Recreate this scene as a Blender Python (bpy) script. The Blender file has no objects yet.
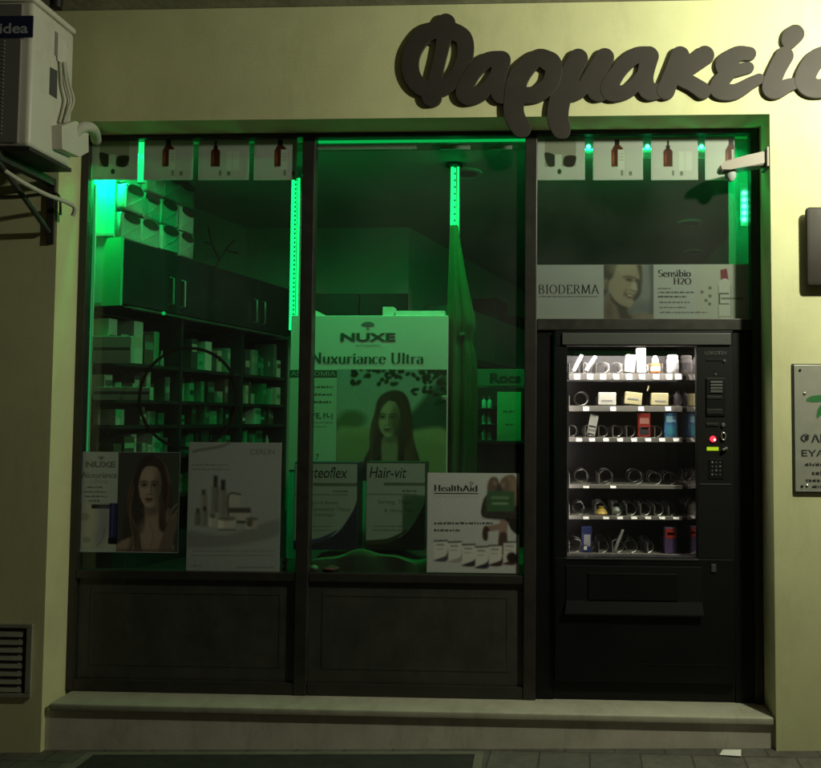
import bpy, bmesh, math, random
import numpy as np
from mathutils import Matrix, Vector
random.seed(7); np.random.seed(7)
scn = bpy.context.scene
COL = scn.collection

# ------------------------------------------------------------------ camera model
F, PPX, PPY = 768.0, 510.0, 385.0
CAMP = np.array([0.0, -3.8, 1.64])
def _rx(a): c, s = math.cos(a), math.sin(a); return np.array([[1,0,0],[0,c,-s],[0,s,c]])
def _rz(a): c, s = math.cos(a), math.sin(a); return np.array([[c,-s,0],[s,c,0],[0,0,1]])
ROT = _rz(math.radians(2.3)) @ _rx(math.pi/2 + math.radians(2.6)) @ _rz(math.radians(0.285))
def P(px, py, Y):
    """a point of the photograph at real depth Y"""
    d = ROT @ np.array([(px-PPX)/F, -(py-PPY)/F, -1.0])
    return CAMP + d*((Y-CAMP[1])/d[1])
def rect(x0, y0, x1, y1, Y):
    a = P(x0, y0, Y); b = P(x1, y0, Y); c = P(x0, y1, Y); d = P(x1, y1, Y)
    return (a[0]+c[0])/2, (b[0]+d[0])/2, (c[2]+d[2])/2, (a[2]+b[2])/2   # X0 X1 Z0 Z1

cam = bpy.data.objects.new('camera', bpy.data.cameras.new('camera'))
COL.objects.link(cam)
cam.matrix_world = Matrix.Translation(Vector(CAMP)) @ Matrix(ROT.tolist()).to_4x4()
cam.data.sensor_width = 36; cam.data.lens = F/821*36
cam.data.shift_x = -(PPX-410.5)/821; cam.data.shift_y = (PPY-384)/821
cam.data.clip_start = 0.05; cam.data.clip_end = 500
scn.camera = cam

# ------------------------------------------------------------------ materials
def lin(c):
    return tuple((v/255/12.92 if v/255 <= .04045 else ((v/255+.055)/1.055)**2.4) for v in c)
def nd(nt, t, **kw):
    n = nt.nodes.new(t)
    for k, v in kw.items(): setattr(n, k, v)
    return n
def mat(name, col, rough=.5, metal=0.0, var=0.0, scale=6.0, bump=0.0, bscale=60.0, spec=.5, dirt=None, dscale=1.5, coat=0):
    m = bpy.data.materials.new(name); m.use_nodes = True
    nt = m.node_tree; b = nt.nodes['Principled BSDF']; L = nt.links.new
    b.inputs['Base Color'].default_value = (*col, 1); b.inputs['Roughness'].default_value = rough
    b.inputs['Metallic'].default_value = metal; b.inputs['Specular IOR Level'].default_value = spec
    if coat: b.inputs['Coat Weight'].default_value = coat
    g = nd(nt, 'ShaderNodeNewGeometry')
    if var:
        n = nd(nt, 'ShaderNodeTexNoise'); n.inputs['Scale'].default_value = scale; n.inputs['Detail'].default_value = 8; n.inputs['Roughness'].default_value = .65
        L(g.outputs['Position'], n.inputs['Vector'])
        r = nd(nt, 'ShaderNodeMapRange'); r.inputs['From Min'].default_value = .3; r.inputs['From Max'].default_value = .7
        r.inputs['To Min'].default_value = 1-var; r.inputs['To Max'].default_value = 1+var
        L(n.outputs['Fac'], r.inputs['Value'])
        mx = nd(nt, 'ShaderNodeMix', data_type='RGBA', blend_type='MULTIPLY'); mx.inputs[0].default_value = 1
        mx.inputs[6].default_value = (*col, 1); L(r.outputs['Result'], mx.inputs[7])
        out = mx.outputs[2]
        if dirt:
            n2 = nd(nt, 'ShaderNodeTexNoise'); n2.inputs['Scale'].default_value = dscale; n2.inputs['Detail'].default_value = 10; n2.inputs['Roughness'].default_value = .75
            mp = nd(nt, 'ShaderNodeMapping'); mp.inputs['Scale'].default_value = (2.2, 1, .7)
            L(g.outputs['Position'], mp.inputs['Vector']); L(mp.outputs['Vector'], n2.inputs['Vector'])
            r2 = nd(nt, 'ShaderNodeMapRange'); r2.inputs['From Min'].default_value = .51; r2.inputs['From Max'].default_value = .78
            L(n2.outputs['Fac'], r2.inputs['Value'])
            m2 = nd(nt, 'ShaderNodeMix', data_type='RGBA'); L(r2.outputs['Result'], m2.inputs[0]); L(out, m2.inputs[6]); m2.inputs[7].default_value = (*dirt, 1)
            out = m2.outputs[2]
        L(out, b.inputs['Base Color'])
        r3 = nd(nt, 'ShaderNodeMapRange'); r3.inputs['To Min'].default_value = max(0, rough-.12); r3.inputs['To Max'].default_value = min(1, rough+.12)
        L(n.outputs['Fac'], r3.inputs['Value']); L(r3.outputs['Result'], b.inputs['Roughness'])
    if bump:
        n = nd(nt, 'ShaderNodeTexNoise'); n.inputs['Scale'].default_value = bscale; n.inputs['Detail'].default_value = 6
        L(g.outputs['Position'], n.inputs['Vector'])
        bp = nd(nt, 'ShaderNodeBump'); bp.inputs['Strength'].default_value = bump; bp.inputs['Distance'].default_value = .004
        L(n.outputs['Fac'], bp.inputs['Height']); L(bp.outputs['Normal'], b.inputs['Normal'])
    return m
def emit(name, col, s):
    m = bpy.data.materials.new(name); m.use_nodes = True; nt = m.node_tree; nt.nodes.clear()
    o = nd(nt, 'ShaderNodeOutputMaterial'); e = nd(nt, 'ShaderNodeEmission')
    e.inputs[0].default_value = (*col, 1); e.inputs[1].default_value = s
    nt.links.new(e.outputs[0], o.inputs[0]); return m
def glassmat(name, tint=(.93, .96, .94), refl=.035, dust_haze=.034):
    m = bpy.data.materials.new(name); m.use_nodes = True; nt = m.node_tree; nt.nodes.clear(); L = nt.links.new
    o = nd(nt, 'ShaderNodeOutputMaterial'); t = nd(nt, 'ShaderNodeBsdfTransparent'); t.inputs[0].default_value = (*tint, 1)
    g = nd(nt, 'ShaderNodeBsdfGlossy'); g.inputs['Roughness'].default_value = .02
    df = nd(nt, 'ShaderNodeBsdfDiffuse'); df.inputs[0].default_value = (.5, .5, .46, 1)
    lw = nd(nt, 'ShaderNodeLayerWeight'); lw.inputs[0].default_value = .5
    pw = nd(nt, 'ShaderNodeMath', operation='POWER'); L(lw.outputs['Facing'], pw.inputs[0]); pw.inputs[1].default_value = 5
    fr = nd(nt, 'ShaderNodeMath', operation='MULTIPLY_ADD'); L(pw.outputs[0], fr.inputs[0]); fr.inputs[1].default_value = .9; fr.inputs[2].default_value = refl
    gm = nd(nt, 'ShaderNodeNewGeometry'); ns = nd(nt, 'ShaderNodeTexNoise'); ns.inputs['Scale'].default_value = 1.6; ns.inputs['Detail'].default_value = 8
    L(gm.outputs['Position'], ns.inputs['Vector'])
    r = nd(nt, 'ShaderNodeMapRange'); r.inputs['From Min'].default_value = .35; r.inputs['From Max'].default_value = .8; r.inputs['To Min'].default_value = dust_haze*.35; r.inputs['To Max'].default_value = dust_haze*1.7
    L(ns.outputs['Fac'], r.inputs['Value'])
    m1 = nd(nt, 'ShaderNodeMixShader'); L(r.outputs['Result'], m1.inputs[0]); L(t.outputs[0], m1.inputs[1]); L(df.outputs[0], m1.inputs[2])   # pale diffuse film imitating reflected haze, plus dust
    m2 = nd(nt, 'ShaderNodeMixShader'); L(fr.outputs[0], m2.inputs[0]); L(m1.outputs[0], m2.inputs[1]); L(g.outputs[0], m2.inputs[2])
    L(m2.outputs[0], o.inputs[0]); return m
def printmat(name, rough=.45):
    m = bpy.data.materials.new(name); m.use_nodes = True; nt = m.node_tree; b = nt.nodes['Principled BSDF']
    a = nd(nt, 'ShaderNodeAttribute'); a.attribute_name = 'Col'
    nt.links.new(a.outputs['Color'], b.inputs['Base Color']); b.inputs['Roughness'].default_value = rough
    b.inputs['Specular IOR Level'].default_value = .3
    return m

M = {}
M['wall'] = mat('cream_plaster', (.60, .595, .335), .8, var=.07, scale=3, bump=.14, bscale=90, dirt=(.48, .46, .25), dscale=1.3)
M['base'] = mat('base_plaster', (.55, .51, .42), .85, var=.14, scale=5, bump=.16, bscale=55, dirt=(.33, .305, .24), dscale=3)
M['sill'] = mat('sill_stone', (.40, .385, .30), .6, var=.12, scale=9, bump=.25, dirt=(.28, .26, .19), dscale=4)
M['concrete'] = mat('slab_concrete', (.34, .33, .27), .9, var=.22, scale=7, bump=.6, bscale=30, dirt=(.18, .17, .13))
M['frame'] = mat('dark_brown_aluminium', (.027, .025, .021), .42, var=.25, scale=14)
M['kick'] = mat('dark_panel', (.044, .043, .037), .5, var=.35, scale=5, dirt=(.070, .066, .055), dscale=7)
M['sign'] = mat('sign_brown', (.037, .030, .026), .6, var=.08, scale=10, spec=.3)
M['signedge'] = mat('sign_edge', (.06, .05, .045), .6)
M['glass'] = glassmat('window_glass', (.78, .80, .79))
M['vglass'] = glassmat('machine_glass', (.97, .97, .97), .035, .006)
M['paper'] = mat('poster_paper', (.62, .65, .62), .55, var=.03)
M['paper_dim'] = mat('matt_paper', (.36, .42, .40), .6, var=.04)
M['card'] = mat('card_white', (.46, .49, .45), .6, var=.03)
M['ink'] = mat('black_ink', (.018, .02, .018), .6)
M['greyink'] = mat('grey_ink', (.16, .16, .15), .6)
M['paleink'] = mat('pale_ink', (.34, .34, .31), .6)
M['silver'] = mat('dull_silver', (.45, .45, .43), .35, .9)
M['greenprint'] = mat('green_print', (.04, .16, .05), .55)
M['greenband'] = mat('dark_green_band', (.03, .08, .05), .6)
M['print'] = printmat('printed_picture')
M['acw'] = mat('yellowed_white_plastic', (.56, .55, .47), .45, var=.04, scale=5, dirt=(.42, .40, .32), dscale=2)
M['acgrille'] = mat('grey_grille', (.21, .20, .185), .6)
M['acnavy'] = mat('navy_badge', (.018, .022, .07), .4)
M['acwhite'] = mat('badge_lettering', (.5, .5, .55), .5)
M['black'] = mat('black_plastic', (.012, .012, .012), .45)
M['bracket'] = mat('dark_steel', (.05, .048, .042), .55, .4, var=.2, scale=20)
M['pipe'] = mat('grey_foam', (.46, .45, .37), .75, var=.08, bump=.4, bscale=50)
M['beige'] = mat('beige_plastic', (.27, .235, .20), .5, var=.08)
M['vm'] = mat('machine_black', (.0045, .0045, .0045), .5, var=.2, scale=4, spec=.25)
M['vmpanel'] = mat('machine_panel', (.007, .007, .0068), .55, spec=.25)
M['vmtrim'] = mat('machine_grey_trim', (.06, .063, .06), .5)
M['vmin'] = mat('machine_liner', (.055, .053, .053), .4, .2)
M['vmtop'] = mat('machine_white_liner', (.5, .47, .46), .5)
M['vmshelf'] = mat('shelf_metal', (.46, .44, .40), .35, .55)
M['wire'] = mat('spiral_wire', (.26, .255, .24), .35, 1)
M['tag'] = mat('price_tag_white', (.85, .84, .78), .5)
M['mirror'] = mat('polished_liner', (.45, .43, .43), .06, 1)
M['cab'] = mat('charcoal_laminate', (.022, .022, .026), .38, var=.15)
M['inwall'] = mat('shop_wall', (.38, .38, .35), .8, var=.04)
M['ceil'] = mat('shop_ceiling', (.40, .41, .39), .8, var=.04)
M['floorin'] = mat('shop_floor', (.10, .10, .09), .4, var=.2)
M['lampoff'] = mat('downlight_glass', (.06, .06, .055), .3)
M['led'] = emit('green_led_glow', (0.006, 1, .16), 3.6)
M['ledhot'] = emit('green_led_bead', (.05, 1, .40), 14)
M['ledline'] = emit('green_led_line', (0.004, 1, .17), .75)
M['jambglow'] = emit('green_edge_glow', (.03, 1, .28), .36)  # emission in place of LED light caught on the jamb edge
M['channel'] = mat('led_channel', (.45, .5, .46), .35)
M['tube'] = emit('fluorescent_tube', (1, .93, .85), 140)
M['red'] = emit('red_button_glow', (1, .03, .05), 2.2)
M['redcore'] = emit('red_button_core', (1, .55, .6), 3)
M['lcd'] = emit('lcd_glow', (.45, .68, .02), .9)
M['cloth'] = mat('green_cloth', (.085, .095, .03), .85, var=.12, scale=12, bump=.3, bscale=150)
M['drape'] = mat('dark_green_felt', (.05, .075, .035), .9, var=.15)
M['white'] = mat('carton_white', (.62, .63, .58), .5, var=.05)
M['amber'] = mat('amber_glass', (.10, .035, .008), .2)
M['film'] = mat('clear_film_pack', (.36, .39, .36), .35, var=.1, scale=18, bump=.5, bscale=25)
M['logo_dark'] = mat('dark_oval_print', (.055, .035, .03), .5)
M['ring'] = mat('brown_decal', (.012, .009, .006), .8)
M['plaque'] = mat('brushed_plaque', (.36, .36, .31), .38, .25, var=.05, scale=20)
M['steelscrew'] = mat('screw_steel', (.7, .7, .65), .3, 1)
M['leaf'] = mat('leaf_green_ink', (.03, .16, .045), .5)
M['grate'] = mat('grating_steel', (.035, .034, .03), .7, .3, var=.3, scale=12, bump=.5, bscale=40)
M['grateframe'] = mat('grating_frame', (.17, .165, .13), .6, .2, var=.2, scale=15)
M['vent'] = mat('vent_metal', (.26, .25, .19), .6, var=.15)

def carton(name, c, r=.5): return mat(name, c, r, var=.06)
# pavement: square slabs with worn faces
def pavemat():
    m = bpy.data.materials.new('paving_slabs'); m.use_nodes = True; nt = m.node_tree; L = nt.links.new; b = nt.nodes['Principled BSDF']
    g = nd(nt, 'ShaderNodeNewGeometry'); mp = nd(nt, 'ShaderNodeMapping'); mp.inputs['Scale'].default_value = (1, 1, 1); mp.inputs['Rotation'].default_value = (0, 0, .06)
    L(g.outputs['Position'], mp.inputs['Vector'])
    br = nd(nt, 'ShaderNodeTexBrick'); br.offset = 0.5
    br.inputs['Scale'].default_value = 1; br.inputs['Brick Width'].default_value = .24; br.inputs['Row Height'].default_value = .24
    br.inputs['Mortar Size'].default_value = .006; br.inputs['Mortar Smooth'].default_value = .4
    br.inputs['Color1'].default_value = (.085, .078, .066, 1); br.inputs['Color2'].default_value = (.125, .115, .095, 1); br.inputs['Mortar'].default_value = (.055, .052, .045, 1)
    L(mp.outputs[0], br.inputs['Vector'])
    n = nd(nt, 'ShaderNodeTexNoise'); n.inputs['Scale'].default_value = 9; n.inputs['Detail'].default_value = 10; n.inputs['Roughness'].default_value = .75
    L(g.outputs['Position'], n.inputs['Vector'])
    r = nd(nt, 'ShaderNodeMapRange'); r.inputs['From Min'].default_value = .3; r.inputs['From Max'].default_value = .7; r.inputs['To Min'].default_value = .55; r.inputs['To Max'].default_value = 1.35
    L(n.outputs['Fac'], r.inputs['Value'])
    mx = nd(nt, 'ShaderNodeMix', data_type='RGBA', blend_type='MULTIPLY'); mx.inputs[0].default_value = 1
    L(br.outputs['Color'], mx.inputs[6]); L(r.outputs['Result'], mx.inputs[7]); L(mx.outputs[2], b.inputs['Base Color'])
    b.inputs['Roughness'].default_value = .75
    ad = nd(nt, 'ShaderNodeMath', operation='SUBTRACT'); L(n.outputs['Fac'], ad.inputs[0]); L(br.outputs['Fac'], ad.inputs[1])
    bp = nd(nt, 'ShaderNodeBump'); bp.inputs['Strength'].default_value = .6; bp.inputs['Distance'].default_value = .006
    L(ad.outputs[0], bp.inputs['Height']); L(bp.outputs['Normal'], b.inputs['Normal'])
    return m
M['pave'] = pavemat()
M['asphalt'] = mat('asphalt', (.05, .05, .048), .9, var=.3, scale=30, bump=.8, bscale=120)

# ------------------------------------------------------------------ mesh helpers
class MB:
    def __init__(s, T=None): s.bm = bmesh.new(); s.T = T
    def _add(s, vs, fs):
        T = s.T
        bv = [s.bm.verts.new((T @ Vector(v)) if T else v) for v in vs]
        for f in fs:
            try: s.bm.faces.new([bv[i] for i in f])
            except ValueError: pass
        return s
    def box(s, x0, x1, y0, y1, z0, z1, bev=0, seg=2):
        b = bmesh.new(); bmesh.ops.create_cube(b, size=1)
        for v in b.verts: v.co = ((x0+x1)/2+v.co.x*(x1-x0), (y0+y1)/2+v.co.y*(y1-y0), (z0+z1)/2+v.co.z*(z1-z0))
        if bev: bmesh.ops.bevel(b, geom=b.edges[:], offset=bev, segments=seg, affect='EDGES', profile=.5)
        b.verts.ensure_lookup_table()
        vs = [v.co.copy() for v in b.verts]; fs = [[v.index for v in f.verts] for f in b.faces]
        b.verts.index_update(); b.free(); return s._add(vs, fs)
    def prism(s, pts, y0, y1):
        """outline in (x,z), thick from y0 (front) to y1"""
        n = len(pts)
        vs = [(p[0], y0, p[1]) for p in pts]+[(p[0], y1, p[1]) for p in pts]
        return s._add(vs, [list(range(n)), list(range(2*n-1, n-1, -1))]+[[i, i+n, (i+1) % n+n, (i+1) % n] for i in range(n)])
    def tube(s, path, r, seg=8, cap=True, closed=False):
        path = [Vector(p) for p in path]; n = len(path)
        rr = r if isinstance(r, (list, tuple)) else [r]*n
        t0 = (path[1]-path[0]).normalized(); up = Vector((0, 0, 1)) if abs(t0.z) < .9 else Vector((1, 0, 0))
        u = t0.cross(up).normalized(); vs = []; fs = []
        for i, p in enumerate(path):
            a = path[i-1] if (i > 0 or closed) else p; b = path[(i+1) % n] if (i < n-1 or closed) else p
            t = (b-a).normalized(); u = (u-t*u.dot(t)).normalized(); w = t.cross(u)
            for k in range(seg):
                an = 2*math.pi*k/seg; vs.append(p+(u*math.cos(an)+w*math.sin(an))*rr[i])
        for i in range(n if closed else n-1):
            for k in range(seg):
                j = (i+1) % n
                fs.append([i*seg+k, i*seg+(k+1) % seg, j*seg+(k+1) % seg, j*seg+k])
        if cap and not closed: fs += [list(range(seg-1, -1, -1)), list(range((n-1)*seg, n*seg))]
        return s._add(vs, fs)
    def lathe(s, prof, c, axis='z', seg=20):
        """profile of (radius, height) turned about an axis through c"""
        vs = []; fs = []; n = len(prof)
        for r, h in prof:
            for k in range(seg):
                a = 2*math.pi*k/seg; x, y = r*math.cos(a), r*math.sin(a)
                vs.append((c[0]+x, c[1]+y, c[2]+h) if axis == 'z' else (c[0]+x, c[1]+h, c[2]+y))
        for i in range(n-1):
            for k in range(seg): fs.append([i*seg+k, i*seg+(k+1) % seg, (i+1)*seg+(k+1) % seg, (i+1)*seg+k])
        fs += [list(range(seg-1, -1, -1)), list(range((n-1)*seg, n*seg))]
        return s._add(vs, fs)
WL = {}
def tag(o, label=None, cat=None, group=None, kind=None):
    if label: o['label'] = label
    if cat: o['category'] = cat
    if group: o['group'] = group
    if kind: o['kind'] = kind
    return o
def link(name, me, m, parent=None):
    vs = np.empty(len(me.vertices)*3); me.vertices.foreach_get('co', vs); vs = vs.reshape(-1, 3)
    c = (vs.min(0)+vs.max(0))/2; c[2] = vs[:, 2].min()
    me.vertices.foreach_set('co', (vs-c).ravel()); me.update()
    if m: me.materials.clear(); me.materials.append(m)
    o = bpy.data.objects.new(name, me); COL.objects.link(o)
    w = Vector(c); WL[o.name] = w
    if parent: o.parent = parent; o.location = w-WL[parent.name]
    else: o.location = w
    return o
def obj(name, mb, m, parent=None, smooth=False):
    me = bpy.data.meshes.new(name)
    bmesh.ops.recalc_face_normals(mb.bm, faces=mb.bm.faces[:])
    if smooth:
        for f in mb.bm.faces: f.smooth = True
        for e in mb.bm.edges:
            if len(e.link_faces) == 2 and e.calc_face_angle(0) > .7: e.smooth = False
    mb.bm.to_mesh(me); mb.bm.free()
    return link(name, me, m, parent)
def thing(name, label, cat, loc, group=None):
    o = bpy.data.objects.new(name, None); COL.objects.link(o); o.location = loc; o.empty_display_size = .05
    WL[o.name] = Vector(loc); return tag(o, label, cat, group)
def B(x0, x1, y0, y1, z0, z1, bev=0, T=None): return MB(T).box(x0, x1, y0, y1, z0, z1, bev)
def catmull(pts, n=8, closed=True):
    pts = np.array(pts, float); N = len(pts); out = []
    rng = range(N) if closed else range(N-1)
    for i in rng:
        if closed: p0, p1, p2, p3 = pts[i-1], pts[i], pts[(i+1) % N], pts[(i+2) % N]
        else: p0, p1, p2, p3 = pts[max(i-1, 0)], pts[i], pts[i+1], pts[min(i+2, N-1)]
        for k in range(n):
            t = k/n
            out.append(.5*((2*p1)+(p2-p0)*t+(2*p0-5*p1+4*p2-p3)*t*t+(3*p1-p0-3*p2+p3)*t**3))
    if not closed: out.append(pts[-1])
    return np.array(out)

# ------------------------------------------------------------------ lettering
def flat_mesh(name, polys, Y, m, parent):
    mb = MB()
    for p in polys: mb._add([(q[0], Y, q[1]) for q in p], [list(range(len(p)))])
    return obj(name, mb, m, parent)
def text(body, box, Y, m, parent, bold=0.0, shear=0.0, name='lettering', wide=True):
    """built-in font, fitted to a box of the photograph at depth Y"""
    cu = bpy.data.curves.new('t', 'FONT'); cu.body = body; cu.size = 1; cu.offset = bold; cu.shear = shear
    cu.resolution_u = 4
    o = bpy.data.objects.new('t', cu); COL.objects.link(o)
    bpy.context.view_layer.update()
    me = bpy.data.meshes.new_from_object(o.evaluated_get(bpy.context.evaluated_depsgraph_get()))
    bpy.data.objects.remove(o)
    n = len(me.vertices); vs = np.empty(n*3); me.vertices.foreach_get('co', vs); vs = vs.reshape(-1, 3)
    X0, X1, Z0, Z1 = rect(*box, Y); lo = vs.min(0); hi = vs.max(0)
    sx = (X1-X0)/(hi[0]-lo[0]); sz = (Z1-Z0)/(hi[1]-lo[1])
    out = np.stack([X0+(vs[:, 0]-lo[0])*sx, np.full(n, Y), Z0+(vs[:, 1]-lo[1])*sz], 1)
    me.vertices.foreach_set('co', out.ravel()); me.name = name
    return link(name, me, m, parent)
def arc(cx, cy, rx, ry, a0, a1, n=14):
    return [(cx+rx*math.cos(math.radians(a0+(a1-a0)*i/n)), cy+ry*math.sin(math.radians(a0+(a1-a0)*i/n))) for i in range(n+1)]
def V(x, a=0, b=1): return [(x, a), (x, b)]
X_ = .64
GL = {  # advance, strokes, serif centres (x, y, half width)
 'B': (.74, [V(.14), [(.14, .97), (.34, .97)]+arc(.34, .75, .2, .22, 90, -90)+[(.14, .53)], [(.34, .53)]+arc(.36, .27, .25, .25, 90, -90)+[(.14, .03)]], []),
 'I': (.34, [V(.16)], [(.16, 0, .13), (.16, 1, .13)]),
 'O': (.86, [arc(.42, .5, .35, .48, 0, 360, 28)], []),
 'D': (.84, [V(.14), [(.14, .97), (.36, .97)]+arc(.36, .5, .36, .47, 90, -90)+[(.14, .03)]], []),
 'E': (.68, [V(.14), [(.05, .97), (.55, .97)], [(.14, .52), (.44, .52)], [(.05, .03), (.58, .03)], V(.56, .8, .99), V(.59, .01, .2)], []),
 'R': (.76, [V(.14), [(.14, .97), (.36, .97)]+arc(.36, .74, .2, .23, 90, -90)+[(.14, .5)], [(.34, .5), (.66, 0)]], [(.14, 0, .12), (.68, 0, .08)]),
 'M': (1.04, [[(.13, 0), (.17, 1)], [(.17, 1), (.48, .05)], [(.48, .05), (.82, 1)], [(.84, 1), (.9, 0)]], [(.13, 0, .1), (.9, 0, .12), (.14, .99, .08), (.86, .99, .08)]),
 'A': (.82, [[(.08, 0), (.4, 1)], [(.38, 1), (.74, 0)], [(.18, .33), (.6, .33)]], [(.08, 0, .1), (.74, 0, .12)]),
 'H': (.86, [V(.16), V(.66), [(.16, .5), (.66, .5)]], [(.16, 0, .13), (.66, 0, .13), (.16, 1, .13), (.66, 1, .13)]),
 'S': (.62, [arc(.3, .74, .22, .23, 35, 270)+arc(.3, .27, .24, .24, 90, -150)], []),
 'U': (.84, [V(.15, .3, 1), arc(.4, .3, .25, .3, 180, 360), V(.65, .3, 1)], [(.15, 1, .13), (.65, 1, .11)]),
 'N': (.86, [V(.15), [(.15, 1), (.66, 0)], V(.67)], [(.15, 0, .11), (.1, 1, .08), (.67, 1, .11)]),
 '2': (.56, [arc(.26, .75, .2, .22, 160, -30)+[(.06, .03)], [(.06, .04), (.5, .04)]], []),
 'e': (.56, [[(.08, .36), (.47, .36)], arc(.28, .32, .21, .31, 8, 320, 22)], []),
 'n': (.64, [V(.13, 0, X_), arc(.31, .42, .18, .21, 180, 0), V(.49, 0, .42)], [(.13, 0, .1), (.49, 0, .1)]),
 's': (.44, [arc(.21, .48, .14, .15, 35, 270)+arc(.21, .17, .15, .16, 90, -150)], []),
 'i': (.3, [V(.14, 0, X_), arc(.14, .86, .04, .04, 0, 360, 8)], [(.14, 0, .1), (.1, X_, .06)]),
 'b': (.62, [V(.12), arc(.32, .32, .2, .31, 0, 360, 24)], [(.08, 1, .06)]),
 'o': (.6, [arc(.29, .32, .22, .31, 0, 360, 24)], []),
 'a': (.56, [arc(.25, .46, .17, .17, 150, 0)+[(.42, .06), (.5, .02)], arc(.25, .19, .17, .18, 60, 330, 16)], []),
 'l': (.3, [V(.14)], [(.14, 0, .1), (.1, 1, .06)]),
 't': (.38, [[(.15, .86), (.15, .1), (.22, .03), (.32, .06)], [(.03, .62), (.31, .62)]], []),
 'h': (.64, [V(.13), arc(.31, .42, .18, .21, 180, 0), V(.49, 0, .42)], [(.13, 0, .1), (.49, 0, .1), (.1, 1, .06)]),
 'd': (.62, [V(.48), arc(.28, .32, .2, .31, 0, 360, 24)], [(.44, 1, .06), (.53, 0, .06)]),
 'u': (.64, [V(.13, .22, X_), arc(.3, .22, .17, .21, 180, 360), V(.48, 0, X_)], [(.1, X_, .06), (.45, X_, .06)]),
 'x': (.58, [[(.06, X_), (.48, 0)], [(.5, X_), (.06, 0)]], [(.08, X_, .09), (.47, 0, .09)]),
 'r': (.46, [V(.13, 0, X_), arc(.3, .42, .17, .2, 180, 50)], [(.13, 0, .1)]),
 'c': (.5, [arc(.27, .32, .21, .31, 50, 310, 20)], []),
 'k': (.6, [V(.13), [(.13, .3), (.46, X_)], [(.24, .38), (.52, 0)]], [(.13, 0, .1), (.52, 0, .08)]),
 'C': (.76, [arc(.42, .5, .34, .48, 50, 310, 24)], []),
 ' ': (.34, [], [])}
def serif(body, box, Y, m, parent, tv=.15, th=.05, name='lettering', track=0.0):
    polys = []; x = 0
    for ch in body:
        adv, st, sf = GL[ch]
        for s in st:
            s = np.array(s, float)
            if len(s) < 2: continue
            t = np.gradient(s, axis=0); t /= np.maximum(np.linalg.norm(t, axis=1, keepdims=True), 1e-6)
            nrm = np.stack([-t[:, 1], t[:, 0]], 1)
            hw = np.sqrt((tv/2*nrm[:, 0])**2+(th/2*nrm[:, 1])**2)[:, None]
            a = s+nrm*hw; b = s-nrm*hw
            for i in range(len(s)-1): polys.append([a[i]+(x, 0), a[i+1]+(x, 0), b[i+1]+(x, 0), b[i]+(x, 0)])
        for cx, cy, w in sf:
            y0 = cy-th*.6 if cy > .3 else cy; polys.append([(x+cx-w, y0), (x+cx+w, y0), (x+cx+w, y0+th), (x+cx-w, y0+th)])
        x += adv+track
    al = np.array([q for p in polys for q in p]); lo, hi = al.min(0), al.max(0)
    X0, X1, Z0, Z1 = rect(*box, Y)
    f = lambda q: (X0+(q[0]-lo[0])/(hi[0]-lo[0])*(X1-X0), Z0+(q[1]-lo[1])/(hi[1]-lo[1])*(Z1-Z0))
    mb = MB()
    for k, p in enumerate(polys):
        yy = Y-(k % 7)*.00002
        mb._add([(f(q)[0], yy, f(q)[1]) for q in p], [[0, 1, 2, 3]])
    return obj(name, mb, m, parent)
def fine(boxes, Y, m, parent, name='fine_print'):
    """rows of tiny illegible words: short dashes with gaps"""
    mb = MB(); rnd = random.Random(len(boxes)*7+int(boxes[0][0]))
    for x0, y0, x1, y1 in boxes:
        x = x0
        while x < x1-.4:
            w = min(rnd.uniform(1.2, 5.5), x1-x); n = max(1, int(w/.8))
            for k in range(n):   # letters of the word as small bars of uneven height
                a = x+k*w/n; h = rnd.uniform(.45, .8)*(y1-y0); t = rnd.choice([0, 0, (y1-y0)*.18])
                X0, X1, Z0, Z1 = rect(a, y1-h-t*0, a+w/n*.78, y1, Y)
                mb._add([(X0, Y, Z0), (X1, Y, Z0), (X1, Y, Z1), (X0, Y, Z1)], [[0, 1, 2, 3]])
            x += w+.9
    return obj(name, mb, m, parent)

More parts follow.
